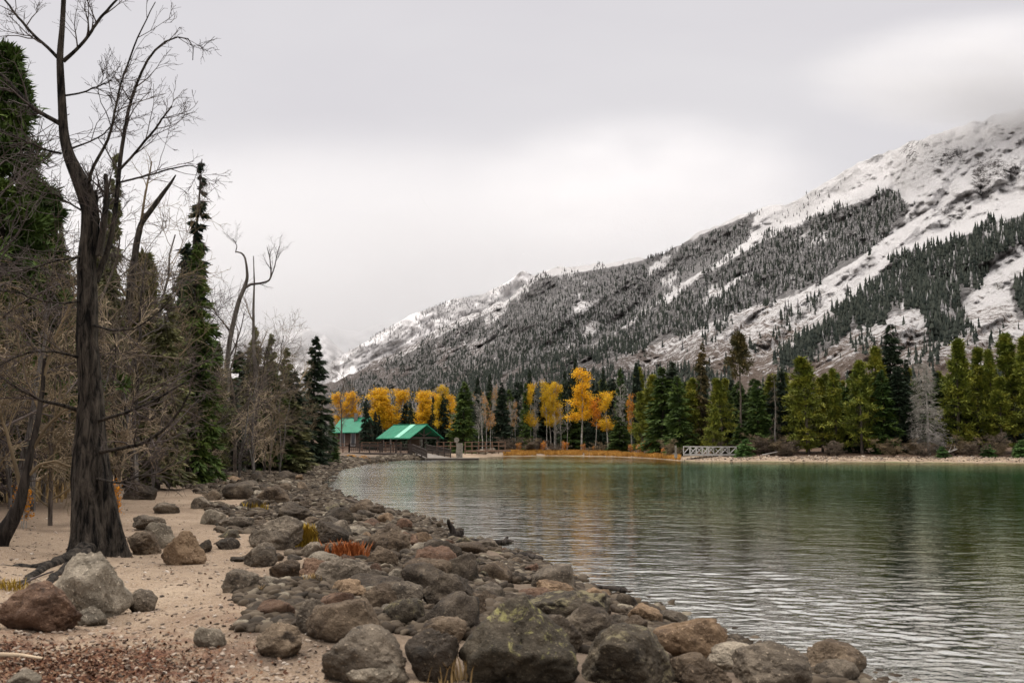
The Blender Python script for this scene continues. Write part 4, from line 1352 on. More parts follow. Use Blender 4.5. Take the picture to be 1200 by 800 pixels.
# ------------------------------------------------------------------ trees
def conifer_mesh(seed, H, base, Rm, nb, ns, sl, kind, leaf, bark, lean=0.0):
    """trunk with limbs, and a crown of needle sprays; kind: spruce, sparse or pine"""
    rng = np.random.default_rng(seed)
    tz = np.linspace(0, 1, 12)
    P = np.stack((np.cumsum(rng.normal(size=12) * 0.006 * H) * tz + lean * H * tz ** 2, np.cumsum(rng.normal(size=12) * 0.006 * H) * tz, tz * H), -1)
    R = 0.012 * H * (1 - 0.93 * tz) + 0.008; R[0] *= 1.35
    wood = NP(); wood.tube(P[None], R[None], 8)
    f = np.sort(rng.random(nb)) ** (0.9 if kind != 'pine' else 0.75)
    if kind == 'pine':
        prof = ((1 - f) ** 0.88 * np.minimum(1, 0.5 + f / 0.30) + 0.035) * (0.6 + 0.75 * vn2(f * 16, f * 0 + seed, 1))
    else:
        prof = (1 - f) ** 0.82 * (0.75 + 0.25 * np.minimum(1, f / 0.12)) + 0.03
    # gaps: whole runs of branches short on one side
    az = rng.random(nb) * 6.283
    gap = 0.62 + 0.6 * vn2(f * 9 + seed, az * 0.9, seed % 5)
    Lb = Rm * prof * (0.55 + 0.6 * rng.random(nb)) * gap
    z = H * (base + (0.985 - base) * f)
    ox, oy = np.interp(z / H, tz, P[:, 0]), np.interp(z / H, tz, P[:, 1])
    dirs = np.stack((np.cos(az), np.sin(az)), -1)
    if kind == 'pine':
        rise, droop = 0.30 + 0.35 * f, 0.20
    else:
        rise, droop = -0.10 + 0.55 * f ** 1.5, 0.34
    s5 = np.linspace(0, 1, 4)
    def bp(i, s):
        r = Lb[i] * s
        return np.stack((ox[i] + dirs[i, 0] * r, oy[i] + dirs[i, 1] * r, z[i] + Lb[i] * ((rise[i] if np.ndim(rise) else rise) * s - droop * s * s + (0.12 * s ** 4 if kind != 'pine' else 0))), -1)
    bi = np.arange(nb)
    BP = np.stack([bp(bi, np.full(nb, s)) for s in s5], 1)
    BR = np.maximum(0.012, Lb[:, None] * 0.014 * (1 - 0.8 * s5)[None] + 0.004)
    wood.tube(BP, BR, 3)
    if base > 0.12:                                                    # dead stubs under the crown
        m = int(30 * base + 8)
        a2, z2 = rng.random(m) * 6.283, H * base * (0.25 + 0.8 * rng.random(m))
        l2 = Rm * (0.15 + 0.55 * rng.random(m))
        D = np.stack([np.stack((np.cos(a2) * l2 * s, np.sin(a2) * l2 * s, z2 - l2 * 0.25 * s), -1) for s in (0, 0.5, 1)], 1)
        wood.tube(D, np.full((m, 3), 0.011) * np.array((1.3, 1, .5)), 3)
    # needles
    if kind == 'pine':
        i = np.repeat(bi, ns); n = len(i)
        s = 0.35 + 0.65 * rng.random(n) ** 0.6
        s = np.round(s * 4 + rng.normal(size=n) * 0.25) / 4                 # gathered in tufts
        p = bp(i, np.clip(s, 0.2, 1.05)) + rng.normal(size=(n, 3)) * np.array((.16, .16, .12)) * max(sl, .35) * 1.5
        d = unit(np.concatenate([dirs[i] * 0.5, np.full((n, 1), 0.35)], 1) + rng.normal(size=(n, 3)) * 0.7)
        ln = sl * (0.6 + 0.8 * rng.random(n)); wd = ln * 0.12
    else:
        i = np.repeat(bi, ns); n = len(i)
        s = 0.12 + 0.90 * rng.random(n) ** 0.8
        side = np.stack((-dirs[i, 1], dirs[i, 0], np.zeros(n)), -1) * rng.choice((-1, 1), n)[:, None]
        lat = rng.random(n) ** 1.3
        p = bp(i, s) + side * (lat * 0.30 * Lb[i] * (1.05 - s * 0.8))[:, None]
        p[:, 2] += rng.normal(size=n) * sl * 0.10 - lat * 0.08 * Lb[i]
        d = unit(np.concatenate([dirs[i] * 0.75, np.full((n, 1), -0.28 if kind == 'spruce' else -0.45)], 1) + side * (0.55 * rng.random(n))[:, None] + rng.normal(size=(n, 3)) * 0.22)
        ln = sl * (0.55 + 0.8 * rng.random(n)) * (0.45 + 0.75 * np.minimum(1, Lb[i] / (0.5 * Rm))); wd = ln * 0.13
    w = unit(np.cross(d, rng.normal(size=(n, 3)) * 0.6 + np.array((0, 0, 1.0)))) * wd[:, None]
    V = np.stack((p, p + d * ln[:, None] * 0.45 + w, p + d * ln[:, None], p + d * ln[:, None] * 0.45 - w), 1).reshape(-1, 3)
    top = H * (1.0 + 0.035)
    F = np.arange(n * 4).reshape(n, 4)
    return wood.mesh("trunk", BARK[bark]), mesh_np("crown", V, F, LEAF[leaf]), H, Rm * 1.7


def aspen_mesh(seed, H, stems, spread, nl, leaf, bare=0.0, lsz=0.17):
    rng = np.random.default_rng(seed)
    wood = NP(); pts = []
    for k in range(stems):
        o = np.array((rng.normal() * spread, rng.normal() * spread * 0.6, 0)) * (stems > 1)
        h = H * (1 if k == 0 else 0.72 + 0.27 * rng.random())
        t = np.linspace(0, 1, 10)[:, None]
        P = o + np.concatenate([np.cumsum(rng.normal(size=(10, 2)) * 0.010 * H, 0) * t, t * h], 1)
        R = (0.0085 * h * (1 - 0.85 * t[:, 0]) + 0.012)
        wood.tube(P[None], R[None], 7)
        C, RC = grow(rng, P[None], R[None], 26, h * 0.17, 0.75, 0.10, 0.10, 5, 0.36, 0.45, 0.010)
        wood.tube(C, RC, 4)
        C2, R2 = grow(rng, C, RC, 5, h * 0.075, 0.8, 0.08, 0.14, 4, 0.25, 0.6, 0.008)
        wood.tube(C2, R2, 3)
        if bare:
            C3, R3 = grow(rng, C2, R2, 4, h * 0.045, 0.7, 0.06, 0.15, 4, 0.2, 0.6, 0.007)
            wood.tube(C3, R3, 3)
        q = np.concatenate([C2.reshape(-1, 3), C[:, 2:].reshape(-1, 3)]); pts.append(q)
    q = np.concatenate(pts)
    w = wood.mesh("trunk", BARK['aspen'])
    if nl == 0:
        return w, None, H, 2.2
    keep = vn3(q * 0.9 + seed) > 0.30
    q = q[keep]
    n = nl * stems
    p = q[rng.integers(len(q), size=n)] + rng.normal(size=(n, 3)) * 0.17
    d = unit(rng.normal(size=(n, 3))); e = unit(np.cross(d, rng.normal(size=(n, 3))))
    s = (lsz * (0.6 + 0.7 * rng.random(n)))[:, None]
    V = np.stack((p - d * s * .5, p + e * s * .42, p + d * s * .5, p - e * s * .42), 1).reshape(-1, 3)
    return w, mesh_np("crown", V, np.arange(n * 4).reshape(n, 4), LEAF[leaf]), H, 2.2 + spread * 2


def dead_conifer_mesh(seed, H, Rm, nb, bark='silver', twig='silver', sub=9):
    rng = np.random.default_rng(seed)
    t = np.linspace(0, 1, 10)
    P = np.stack((rng.normal(size=10).cumsum() * .004 * H, rng.normal(size=10).cumsum() * .004 * H, t * H), -1)
    R = 0.012 * H * (1 - 0.94 * t) + 0.008
    w = NP(); w.tube(P[None], R[None], 8)
    tw = NP()
    f = rng.random(nb) ** 1.1
    az = rng.random(nb) * 6.283
    L = Rm * ((1 - f) ** 0.75 * (0.5 + 0.5 * rng.random(nb)) + 0.06) * np.where(f < .12, .7, 1)
    z = H * (0.10 + 0.88 * f)
    s = np.linspace(0, 1, 5)
    B = np.stack([np.stack((np.cos(az + .3 * k) * L * k, np.sin(az + .3 * k) * L * k, z + L * (0.18 * k - 0.62 * k * k)), -1) for k in s], 1)
    BR = np.maximum(L[:, None] * .016 * (1 - .8 * s)[None], 0.012)
    tw.tube(B, BR, 3)
    C, RC = grow(rng, B, BR, sub, Rm * 0.34, 0.8, -0.12, 0.16, 4, 0.2, 0.7, 0.010)
    tw.tube(C, RC, 3)
    C, RC = grow(rng, C, RC, 3, Rm * 0.16, 0.8, -0.10, 0.2, 3, 0.2, 0.8, 0.008)
    tw.tube(C, RC, 3)
    return w.mesh("trunk", BARK[bark]), tw.mesh("branches", TWIG[twig]), H, Rm * 1.7


def bare_tree_mesh(seed, H, nst, tangle, bark, twig, droop=-0.03, spread=0.5, rmin=0.006):
    """leafless tree or tall willow: crooked stems, arching limbs, a tangle of twigs"""
    rng = np.random.default_rng(seed)
    w, tw = NP(), NP()
    for k in range(nst):
        t = np.linspace(0, 1, 12)[:, None]
        h = H * (1 if k == 0 else 0.5 + 0.45 * rng.random())
        a = rng.random() * 6.28
        lean = np.array((math.cos(a), math.sin(a))) * spread * rng.random() * h * (0.25 if k == 0 else 0.75)
        P = np.concatenate([lean * t ** 1.3 + np.cumsum(rng.normal(size=(12, 2)) * 0.016 * h, 0) * t, t * h * (1 - 0.1 * t)], 1)
        R = 0.0105 * h * (1 - 0.86 * t[:, 0]) + 0.010
        w.tube(P[None], R[None], 7)
        C, RC = grow(rng, P[None], R[None], int(13 * tangle), h * 0.36, 0.85, droop * 0.5, 0.13, 8, 0.10, 0.5, rmin * 1.7)
        tw.tube(C, RC, 4)
        C2, R2 = grow(rng, C, RC, 6, h * 0.17, 0.8, droop, 0.17, 6, 0.15, 0.6, rmin * 1.2)
        tw.tube(C2, R2, 3)
        C3, R3 = grow(rng, C2, R2, 4, h * 0.085, 0.8, droop, 0.2, 5, 0.15, 0.65, rmin)
        tw.tube(C3, R3, 3)
    return w.mesh("trunk", BARK[bark]), tw.mesh("branches", TWIG[twig]), H, H * 0.6


KIND = {
    'spruce': [conifer_mesh(11 + k, 12, .03, 1.75 + .12 * k, 210, 45, 0.53, 'spruce', 'spruce', 'dark') for k in range(4)],
    'fir': [conifer_mesh(21 + k, 12, .03, 1.9, 200, 45, 0.53, 'spruce', 'fir', 'dark') for k in range(3)],
    'pine': [conifer_mesh(31 + k, 12, (.04, .10, .18, .06)[k], (2.3, 2.0, 1.9, 2.5)[k], 170, 56, .42, 'pine', 'pine', 'pine', .01 * k) for k in range(4)],
    'rusty': [conifer_mesh(41, 12, .08, 1.5, 150, 38, 0.49, 'sparse', 'rusty', 'pine'), conifer_mesh(42, 12, .62, 1.9, 60, 49, 0.47, 'pine', 'rusty', 'pine', .02)],
    'aspen': [aspen_mesh(51, 8, 1, .0, 6500, 'gold', 0, .11), aspen_mesh(52, 8, 2, .6, 4000, 'gold', 0, .11), aspen_mesh(53, 8, 5, 1.1, 4000, 'gold', 0, .12), aspen_mesh(54, 8, 1, 0, 4200, 'gold', 0, .11)],
    'amber': [aspen_mesh(56, 8, 1, .0, 1500, 'amber'), aspen_mesh(57, 8, 2, .5, 700, 'amber')],
    'faded': [aspen_mesh(58, 8, 2, .7, 420, 'faded', 1), aspen_mesh(59, 8, 3, .9, 260, 'faded', 1)],
    'bareaspen': [aspen_mesh(61 + k, 8, 2 + k, .8, 0, 'gold', 1) for k in range(2)],
    'dead': [dead_conifer_mesh(66, 12, 2.1, 170), dead_conifer_mesh(67, 12, 1.1, 70, 'grey', 'mauve', 5)],
    'shrub': [bare_tree_mesh(71 + k, 2.4, 6, 1.0, 'dark', ('mauve', 'brown', 'mauve')[k], .0, 1.4, .012) for k in range(3)],
    'amberbush': [aspen_mesh(76, 3.2, 5, .5, 110, 'amber', 1)],
    'bush': [conifer_mesh(78, 2.6, .0, 1.3, 120, 41, 0.27, 'spruce', 'bush', 'dark')],
}
USED = set()


def plant(kind, k, name, loc, H, width, rz, label, cat, group):
    w, c, H0, W0 = KIND[kind][k % len(KIND[kind])]
    r = empty(name, loc, rz, label=label, cat=cat, group=group)
    r.location.z -= 0.08
    sx = width / W0 * (2.3 if kind == 'edge' else 1)
    r.scale = (sx, sx, H / H0)
    r.rotation_euler = (0.03 * math.sin(loc[0] * 7.3), 0.03 * math.sin(loc[1] * 5.1 + loc[0]), rz)
    link("trunk", w, r)
    if c is not None:
        link(c.name.split('.')[0], c, r)
    return r


SHX = [p[0] for p in SHORE_PX[18:]]
SHY = [SHORE[3 + i, 1] for i in range(18, len(SHORE_PX))]
# far shore: px, top, width in px, kind, variant, extra metres behind the beach
ROW = [
    (407, 460, 30, 'aspen', 2, 100), (430, 465, 13, 'spruce', 0, 52), (440, 480, 9, 'spruce', 1, 50), (453, 457, 46, 'aspen', 2, 60), (446, 484, 8, 'spruce', 2, 46),
    (474, 470, 18, 'spruce', 1, 40), (483, 470, 12, 'spruce', 3, 32), (496, 460, 34, 'aspen', 2, 40), (509, 462, 10, 'spruce', 2, 32), (516, 455, 14, 'aspen', 0, 26),
    (521, 459, 15, 'spruce', 0, 24), (530, 464, 12, 'aspen', 3, 24), (542, 444, 30, 'fir', 0, 12), (551, 463, 16, 'spruce', 1, 19), (559, 439, 16, 'spruce', 2, 34),
    (562, 462, 20, 'bareaspen', 0, 11), (571, 464, 20, 'faded', 0, 13), (576, 436, 16, 'spruce', 3, 34), (579, 455, 16, 'faded', 1, 17), (589, 445, 21, 'spruce', 0, 9),
    (599, 462, 20, 'bareaspen', 1, 13), (604, 470, 14, 'faded', 0, 17), (611, 444, 14, 'spruce', 1, 20), (615, 447, 15, 'fir', 1, 9), (620, 430, 15, 'spruce', 3, 30),
    (622, 451, 11, 'aspen', 3, 8), (630, 462, 14, 'bareaspen', 0, 8), (639, 446, 18, 'aspen', 1, 9), (650, 452, 17, 'aspen', 0, 11), (661, 431, 15, 'spruce', 2, 22),
    (658, 470, 12, 'bareaspen', 1, 7), (667, 434, 14, 'spruce', 0, 26), (674, 417, 15, 'spruce', 3, 32), (670, 468, 26, 'fir', 2, 14), (681, 437, 23, 'aspen', 0, 6),
    (687, 427, 14, 'spruce', 1, 28), (695, 445, 13, 'spruce', 2, 18), (697, 467, 13, 'amber', 0, 7), (703, 446, 14, 'spruce', 0, 20), (712, 460, 17, 'aspen', 3, 8),
    (709, 430, 15, 'spruce', 3, 26), (726, 450, 20, 'bareaspen', 0, 10), (731, 428, 20, 'fir', 0, 22), (739, 462, 10, 'amber', 1, 11), (725, 487, 26, 'fir', 1, 6),
    (747, 421, 18, 'spruce', 1, 24), (762, 438, 34, 'pine', 0, 12), (775, 427, 42, 'fir', 1, 9), (786, 420, 30, 'spruce', 0, 16), (752, 458, 28, 'pine', 3, 7),
    (797, 437, 32, 'fir', 2, 10), (809, 442, 32, 'pine', 0, 14), (821, 397, 24, 'rusty', 0, 15), (833, 476, 26, 'pine', 3, 6), (846, 442, 36, 'pine', 0, 12),
    (855, 455, 30, 'fir', 0, 16), (868, 385, 32, 'rusty', 1, 11), (866, 494, 18, 'fir', 1, 9), (888, 442, 30, 'fir', 2, 9), (878, 470, 26, 'fir', 0, 13),
    (903, 452, 26, 'spruce', 2, 12), (907, 430, 16, 'dead', 1, 7), (913, 428, 24, 'spruce', 1, 14), (930, 445, 30, 'pine', 1, 12), (945, 417, 52, 'pine', 0, 8),
    (962, 440, 36, 'pine', 3, 13), (979, 430, 26, 'pine', 1, 10), (994, 440, 34, 'fir', 1, 13), (1008, 420, 44, 'pine', 3, 8), (1025, 404, 38, 'pine', 1, 11),
    (1044, 375, 42, 'spruce', 0, 13), (1036, 430, 34, 'fir', 0, 9), (1055, 425, 34, 'spruce', 1, 10), (1067, 417, 22, 'spruce', 3, 12), (1086, 420, 44, 'dead', 0, 7),
    (1102, 440, 34, 'fir', 2, 13), (1121, 396, 50, 'pine', 0, 10), (1144, 405, 40, 'pine', 3, 12), (1161, 408, 30, 'pine', 1, 11), (1133, 440, 44, 'fir', 1, 14),
    (1172, 440, 40, 'pine', 3, 9), (1186, 388, 42, 'pine', 2, 12), (1206, 392, 44, 'pine', 1, 10), (1228, 400, 44, 'pine', 0, 12), (1250, 410, 40, 'spruce', 2, 13),
]
LOOK = {
    'spruce': ("dark narrow spruce", "spruce_tree", "spruce", "spruces on the far shore"),
    'fir': ("green bushy fir", "fir_tree", "fir", "firs on the far shore"),
    'pine': ("loose-crowned yellow-green pine", "pine_tree", "pine", "pines on the far shore"),
    'rusty': ("rust-tinged tall pine", "pine_tree", "pine", "rust-tinged pines on the far shore"),
    'aspen': ("golden-yellow aspen", "aspen_tree", "aspen", "golden aspens on the far shore"),
    'amber': ("small orange aspen", "aspen_tree", "aspen", "orange aspens on the far shore"),
    'faded': ("half-bare faded orange aspen", "aspen_tree", "aspen", "half-bare aspens on the far shore"),
    'bareaspen': ("leafless pale-stemmed aspen", "aspen_tree", "aspen", "leafless aspens on the far shore"),
    'dead': ("dead grey conifer", "dead_conifer", "tree", "dead conifers on the far shore"),
    'shrub': ("leafless purple-brown shrub", "bare_shrub", "shrub", "bare shrubs on the far shore"),
    'amberbush': ("low orange-leaved bush", "leafy_shrub", "shrub", "orange bushes on the far shore"),
    'bush': ("low bright green bush", "leafy_shrub", "shrub", "green bushes on the far shore"),
}
ORD = "first second third fourth fifth sixth seventh eighth ninth tenth eleventh twelfth thirteenth fourteenth fifteenth sixteenth seventeenth eighteenth nineteenth twentieth twenty-first twenty-second twenty-third twenty-fourth twenty-fifth twenty-sixth twenty-seventh".split()
MARKS = [(380, "cabin"), (436, "pavilion"), (538, "stone pier"), (680, "tallest golden aspen"), (792, "white post"), (868, "tall bare-stemmed pine"), (945, "broad yellow-green pine"), (1087, "dead silver-grey conifer")]
tally = {}
def ordinal(px, kind, where=""):
    m = [t for t in MARKS if t[0] <= px][-1][1]
    tally[kind, m, where] = tally.get((kind, m, where), 0) + 1
    return ORD[min(26, tally[kind, m, where] - 1)], m


SPECIAL = {(681, 'aspen'): "tallest golden aspen, white trunk bare below, on the far shore",
           (868, 'rusty'): "tall leaning pine with a bare stem and a rusty tuft on top",
           (821, 'rusty'): "tall ragged conifer with rusty brown needles, left of the leaning bare-stemmed pine",
           (945, 'pine'): "broad yellow-green pine standing by itself at the right-hand beach",
           (1086, 'dead'): "dead silver-grey conifer with drooping twigs, at the right-hand beach",
           (907, 'dead'): "thin dead snag with bare brownish twigs between green conifers",
           (1044, 'spruce'): "tallest dark conifer of the far shore, rising above the pines",
           (453, 'aspen'): "dense golden aspen clump behind the pavilion roof",
           (407, 'aspen'): "orange-gold aspen clump behind the cabin"}
tr_ = np.random.default_rng(91)
for px, top, wpx, kind, k, back in sorted(ROW, key=lambda t: t[0]):
    Y = float(np.interp(px, SHX, SHY)) + back + 3
    loc = stand(px, Y)
    H = EYE + (HORIZON - top) / FOC * Y - loc[2]
    look, nm, cat, grp = LOOK[kind]
    lab = SPECIAL.get((px, kind))
    if not lab:
        o_, m_ = ordinal(px, kind)
        lab = f"{look}, {o_} such right of the {m_}"
    plant(kind, k, nm, loc, H / (1.02 if kind not in ('aspen', 'amber', 'faded', 'bareaspen') else 1.06), wpx / FOC * Y * (1.45 if kind in ('aspen', 'amber') else 1.1), tr_.random() * 6.28, lab, cat, None if (px, kind) in SPECIAL else grp)

# second rank behind, filling the gaps
fill = []
for px in np.arange(440, 1290, 6.0):
    px = px + tr_.normal() * 4
    front = np.interp(px, [380, 470, 560, 640, 740, 860, 1000, 1280], [490, 482, 464, 455, 450, 452, 442, 434])
    kind = tr_.choice(['spruce', 'fir', 'pine', 'faded'], p=[.55, .25, .15, .05] if px < 760 else [.28, .38, .34, 0])
    fill.append((px, front + tr_.normal() * 8, 20 + 14 * tr_.random(), kind, int(tr_.integers(4)), (36 if px > 500 else 70) + 22 * tr_.random()))
for px, top, wpx, kind, k, back in sorted(fill, key=lambda t: t[0]):
    Y = float(np.interp(px, SHX, SHY)) + back
    loc = stand(px, Y)
    H = EYE + (HORIZON - top) / FOC * Y - loc[2]
    look, nm, cat, grp = LOOK[kind]
    o_, m_ = ordinal(px, kind, "b")
    plant(kind, k, nm, loc, H, wpx / FOC * Y * 1.08, tr_.random() * 6.28, f"{look} in the rear rank, {o_} right of the {m_}", cat, grp + ", rear rank")

# shrubs under the trees along the far beach
for kind, n, lo, hi, h0, h1, b0, b1 in (('shrub', 30, 590, 1260, 1.4, 2.8, 4.5, 9.0), ('amberbush', 9, 592, 780, 1.2, 2.4, 4, 7), ('bush', 6, 800, 1250, 1.3, 2.3, 4, 7)):
    xs = np.sort(lo + (hi - lo) * tr_.random(n))
    if kind == 'bush': xs[0] = 871
    for px in np.sort(xs):
        Y = float(np.interp(px, SHX, SHY)) + b0 + (b1 - b0) * tr_.random()
        look, nm, cat, grp = LOOK[kind]
        o_, m_ = ordinal(px, kind)
        h = h0 + (h1 - h0) * tr_.random()
        if kind == 'shrub' and 796 < px < 868: Y += 9
        if px == 871: Y, h = float(np.interp(px, SHX, SHY)) + 4.5, 2.3
        plant(kind, int(tr_.integers(3)), nm, stand(px, Y), h, h * (1.15 if kind == 'shrub' else 1.2), tr_.random() * 6.28, f"{look}, {o_} such right of the {m_}", cat, grp)

# fallen grey trunks on the far beach
for j, (a, b, r0, lab) in enumerate((((893, 533), (936, 523), .09, "pale fallen trunk slanting up from the far beach right of the leaning pine"), ((1164, 479), (1202, 495), .10, "pale broken trunk leaning among the pines at the right edge"), ((1106, 531), (1122, 526), .14, "grey stump end lying on the beach by the dead silver-grey conifer"))):
    Ya = float(np.interp(a[0], SHX, SHY)) + (6 if j != 1 else 12)
    Q = resample(np.array([at(*a, Ya), at((a[0] + b[0]) / 2, (a[1] + b[1]) / 2 + .5, Ya + .5), at(*b, Ya + 1.0)]), 8)
    t = NP(); t.tube(Q[None], np.linspace(r0, r0 * .4, 8)[None], 7)
    rr = np.random.default_rng(j); C, RC = grow(rr, Q[None], np.linspace(r0, r0 * .4, 8)[None], 9, .9, .9, .02, .12, 4, .3, .4, .015); t.tube(C, RC, 3)
    link("fallen_trunk", t.mesh("fallen_trunk", TWIG['silver']), label=lab, cat="fallen trunk")

# golden grass on the far bank, tufts on the near one
def grass(name, pos, h, rng, mat, **kw):
    n = len(pos)
    a = rng.random(n) * 6.283
    d = np.stack((np.cos(a), np.sin(a), np.zeros(n)), -1)
    w = np.stack((-d[:, 1], d[:, 0], d[:, 2]), -1) * (h * 0.05)[:, None]
    lean = d * (h * (0.15 + 0.5 * rng.random(n)))[:, None]
    up = np.array((0, 0, 1.0)) * h[:, None]
    V = np.stack((pos - w, pos + w, pos + lean * .4 + up * .6 + w * .7, pos + lean * .4 + up * .6 - w * .7, pos + lean + up * .95), 1).reshape(-1, 3)
    i = np.arange(n)[:, None] * 5
    return link(name, mesh_np(name, V, [i + np.array((0, 1, 2, 3)), i + np.array((3, 2, 4))], mat), **kw)


GM = {k: twig_mat("grass_" + k, a, b) for k, a, b in (('gold', (0.26, 0.125, 0.025), (0.52, 0.28, 0.065)), ('straw', (0.18, 0.115, 0.045), (0.40, 0.28, 0.13)), ('rust', (0.16, 0.045, 0.014), (0.34, 0.11, 0.03)), ('moss', (0.16, 0.10, 0.015), (0.36, 0.24, 0.03)))}
n = 26000
px = 590 + 206 * tr_.random(n)
sY = np.interp(px, SHX, SHY)
Y = sY + 0.5 + 5.5 * tr_.random(n) ** 1.1 * np.interp(px, [590, 640, 790], [1.1, 1.0, .8])
x = (px - 600) / FOC * Y
k = fbm2(x * .5, Y * .5, 3, 2) > 0.32
grass("grass", np.stack((x, Y, ground_z(x, Y)), -1)[k], (0.28 + 0.4 * tr_.random(n))[k], tr_, GM['gold'], label="orange-gold dry grass along the far bank left of the white post", cat="grass", kind="stuff")
n = 2500
ck = tr_.integers(9, size=n); px = (409 + 24 * tr_.random(9))[ck] + tr_.normal(size=n) * 1.6; Y = (112 + 9 * tr_.random(9))[ck] + tr_.normal(size=n) * .5; x = (px - 600) / FOC * Y
grass("grass", np.stack((x, Y, ground_z(x, Y)), -1), 0.12 + 0.3 * tr_.random(n) ** 1.5, tr_, GM['gold'], label="patch of orange grass below the left end of the boardwalk", cat="grass", kind="stuff")
for px, py, rad_, h, n, mk, lab in ((362, 640, .10, .34, 420, 'moss', "yellow-orange moss and grass clump beside the big blocky grey boulder"), (407, 656, .12, .26, 420, 'rust', "red-orange tuft of dry plants among the brown stones"),
                                   (522, 798, .07, .16, 110, 'straw', "straw-coloured grass tuft left of the lichen boulder"), (366, 684, .06, .12, 130, 'straw', "thin straw tuft at the edge of the sand"),
                                   (300, 598, .13, .22, 200, 'moss', "yellowish grass tuft behind the big blocky grey boulder"), (10, 690, .09, .10, 160, 'moss', "greenish grass tuft at the roots left of the big bare tree"), (307, 694, .05, .08, 70, 'straw', "little straw tuft beside the egg-shaped grey stone")):
    g = ground_at(px, py)
    pos = np.stack((g[0] + tr_.normal(size=n) * rad_, g[1] + tr_.normal(size=n) * rad_ * .7, np.full(n, g[2])), -1)
    pos[:, 2] = ground_z(pos[:, 0], pos[:, 1])
    grass("grass_tuft", pos, h * (0.5 + 0.7 * tr_.random(n)), tr_, GM[mk], label=lab, cat="grass tuft")

# ------------------------------------------------------------------ left bank: conifers
LEFT = {
    'edge': conifer_mesh(111, 12.5, .06, 2.6, 210, 190, 0.27, 'pine', 'fir', 'dark'),
    'slim': conifer_mesh(112, 12, .05, 1.1, 220, 76, 0.36, 'sparse', 'olive', 'dark'),
    'tall': conifer_mesh(113, 14, .16, 0.78, 120, 64, 0.34, 'sparse', 'spruce', 'dark'),
    'dense': conifer_mesh(114, 12, .03, 2.0, 300, 83, 0.39, 'spruce', 'fir', 'dark'),
    'lone': conifer_mesh(115, 11, .02, 1.9, 260, 72, 0.39, 'spruce', 'spruce', 'dark'),
    'olive': conifer_mesh(116, 11, .06, 2.0, 230, 83, 0.36, 'pine', 'olive', 'pine'),
    'olive2': conifer_mesh(117, 11, .05, 1.6, 230, 76, 0.36, 'sparse', 'olive', 'pine'),
}
for k_, v_ in LEFT.items():
    KIND[k_] = [v_]
LROW = [
    (-4, 34, 24, 'edge', 100, "big dark green pine at the left edge of the photo"),
    (-95, 20, 22, 'edge', 120, "dark pine just outside the left edge, its boughs reaching in"),
    (74, 214, 34, 'slim', 44, "slender grey-green spruce behind the big bare tree's left side"),
    (131, 166, 32, 'slim', 46, "slender pointed spruce just right of the big bare tree's upper trunk"),
    (207, 178, 44, 'tall', 44, "tallest thin spruce with a sparse top, right of the bare trees"),
    (228, 279, 41, 'dense', 84, "dense dark green fir at the foot of the tall thin spruce"),
    (218, 276, 46, 'dense', 70, "green fir close behind the left side of the dense dark fir"),
    (168, 296, 38, 'olive', 110, "grey-green pine filling the thicket right of the big bare tree"),
    (187, 338, 34, 'olive2', 80, "lower grey-green conifer in the thicket, left of the dense dark fir"),
    (112, 300, 36, 'olive', 100, "grey-green pine hidden behind the big bare tree's trunk"),
    (48, 262, 36, 'olive2', 90, "olive conifer between the left-edge pine and the big bare tree"),
    (16, 205, 29, 'edge', 104, "lower dark pine under the left-edge pine"),
    (255, 400, 50, 'olive', 60, "short olive pine right of the dense dark fir"),
    (296, 378, 62, 'olive2', 46, "thin brownish conifer, left one of the three behind the crooked dead tree"),
    (314, 388, 64, 'olive2', 44, "thin brownish conifer, middle one of the three behind the crooked dead tree"),
    (333, 404, 68, 'olive2', 46, "thin brownish conifer, right one of the three behind the crooked dead tree"),
    (366, 391, 86, 'lone', 56, "lone dark pointed spruce at the end of the left bank"),
    (390, 490, 96, 'dense', 24, "small green spruce between the lone dark spruce and the boardwalk"),
    (350, 474, 92, 'lone', 36, "short dark spruce at the left foot of the lone dark spruce"),
]
for px, top, Y, kind, wpx, lab in LROW:
    loc = stand(px, Y)
    H = EYE + (HORIZON - top) / FOC * Y - loc[2]
    nm, cat = ("pine_tree", "pine") if kind in ('edge', 'olive') else ("fir_tree", "fir") if kind == 'dense' and 'fir' in lab else ("spruce_tree", "spruce")
    plant(kind, 0, nm, loc, H, wpx / FOC * Y * 0.88, tr_.random() * 6.28, lab, cat, None)
n = 0
for px in np.arange(-170, 345, 15):
    Y = 54 + 26 * tr_.random()
    top = np.interp(px, [-170, 0, 60, 150, 240, 345], [150, 300, 330, 360, 420, 440]) + tr_.normal() * 16
    loc = stand(px + tr_.normal() * 5, Y)
    H = EYE + (HORIZON - top) / FOC * Y - loc[2]
    kd = ['olive2', 'lone', 'lone', 'dense', 'lone'][int(tr_.integers(5))]
    col = {'olive': 'olive pine', 'olive2': 'olive-brown slim conifer', 'lone': 'dark spruce', 'dense': 'dark green fir'}[kd]
    tally['L', kd] = tally.get(('L', kd), 0) + 1
    plant(kd, 0, col.split()[-1] + "_tree", loc, H, (50 + 20 * tr_.random()) / FOC * Y, tr_.random() * 6.28, f"{col} deep in the left-hand woods, {ORD[tally['L', kd] - 1]} of these from the left", col.split()[-1], "conifers deep in the left-hand woods")

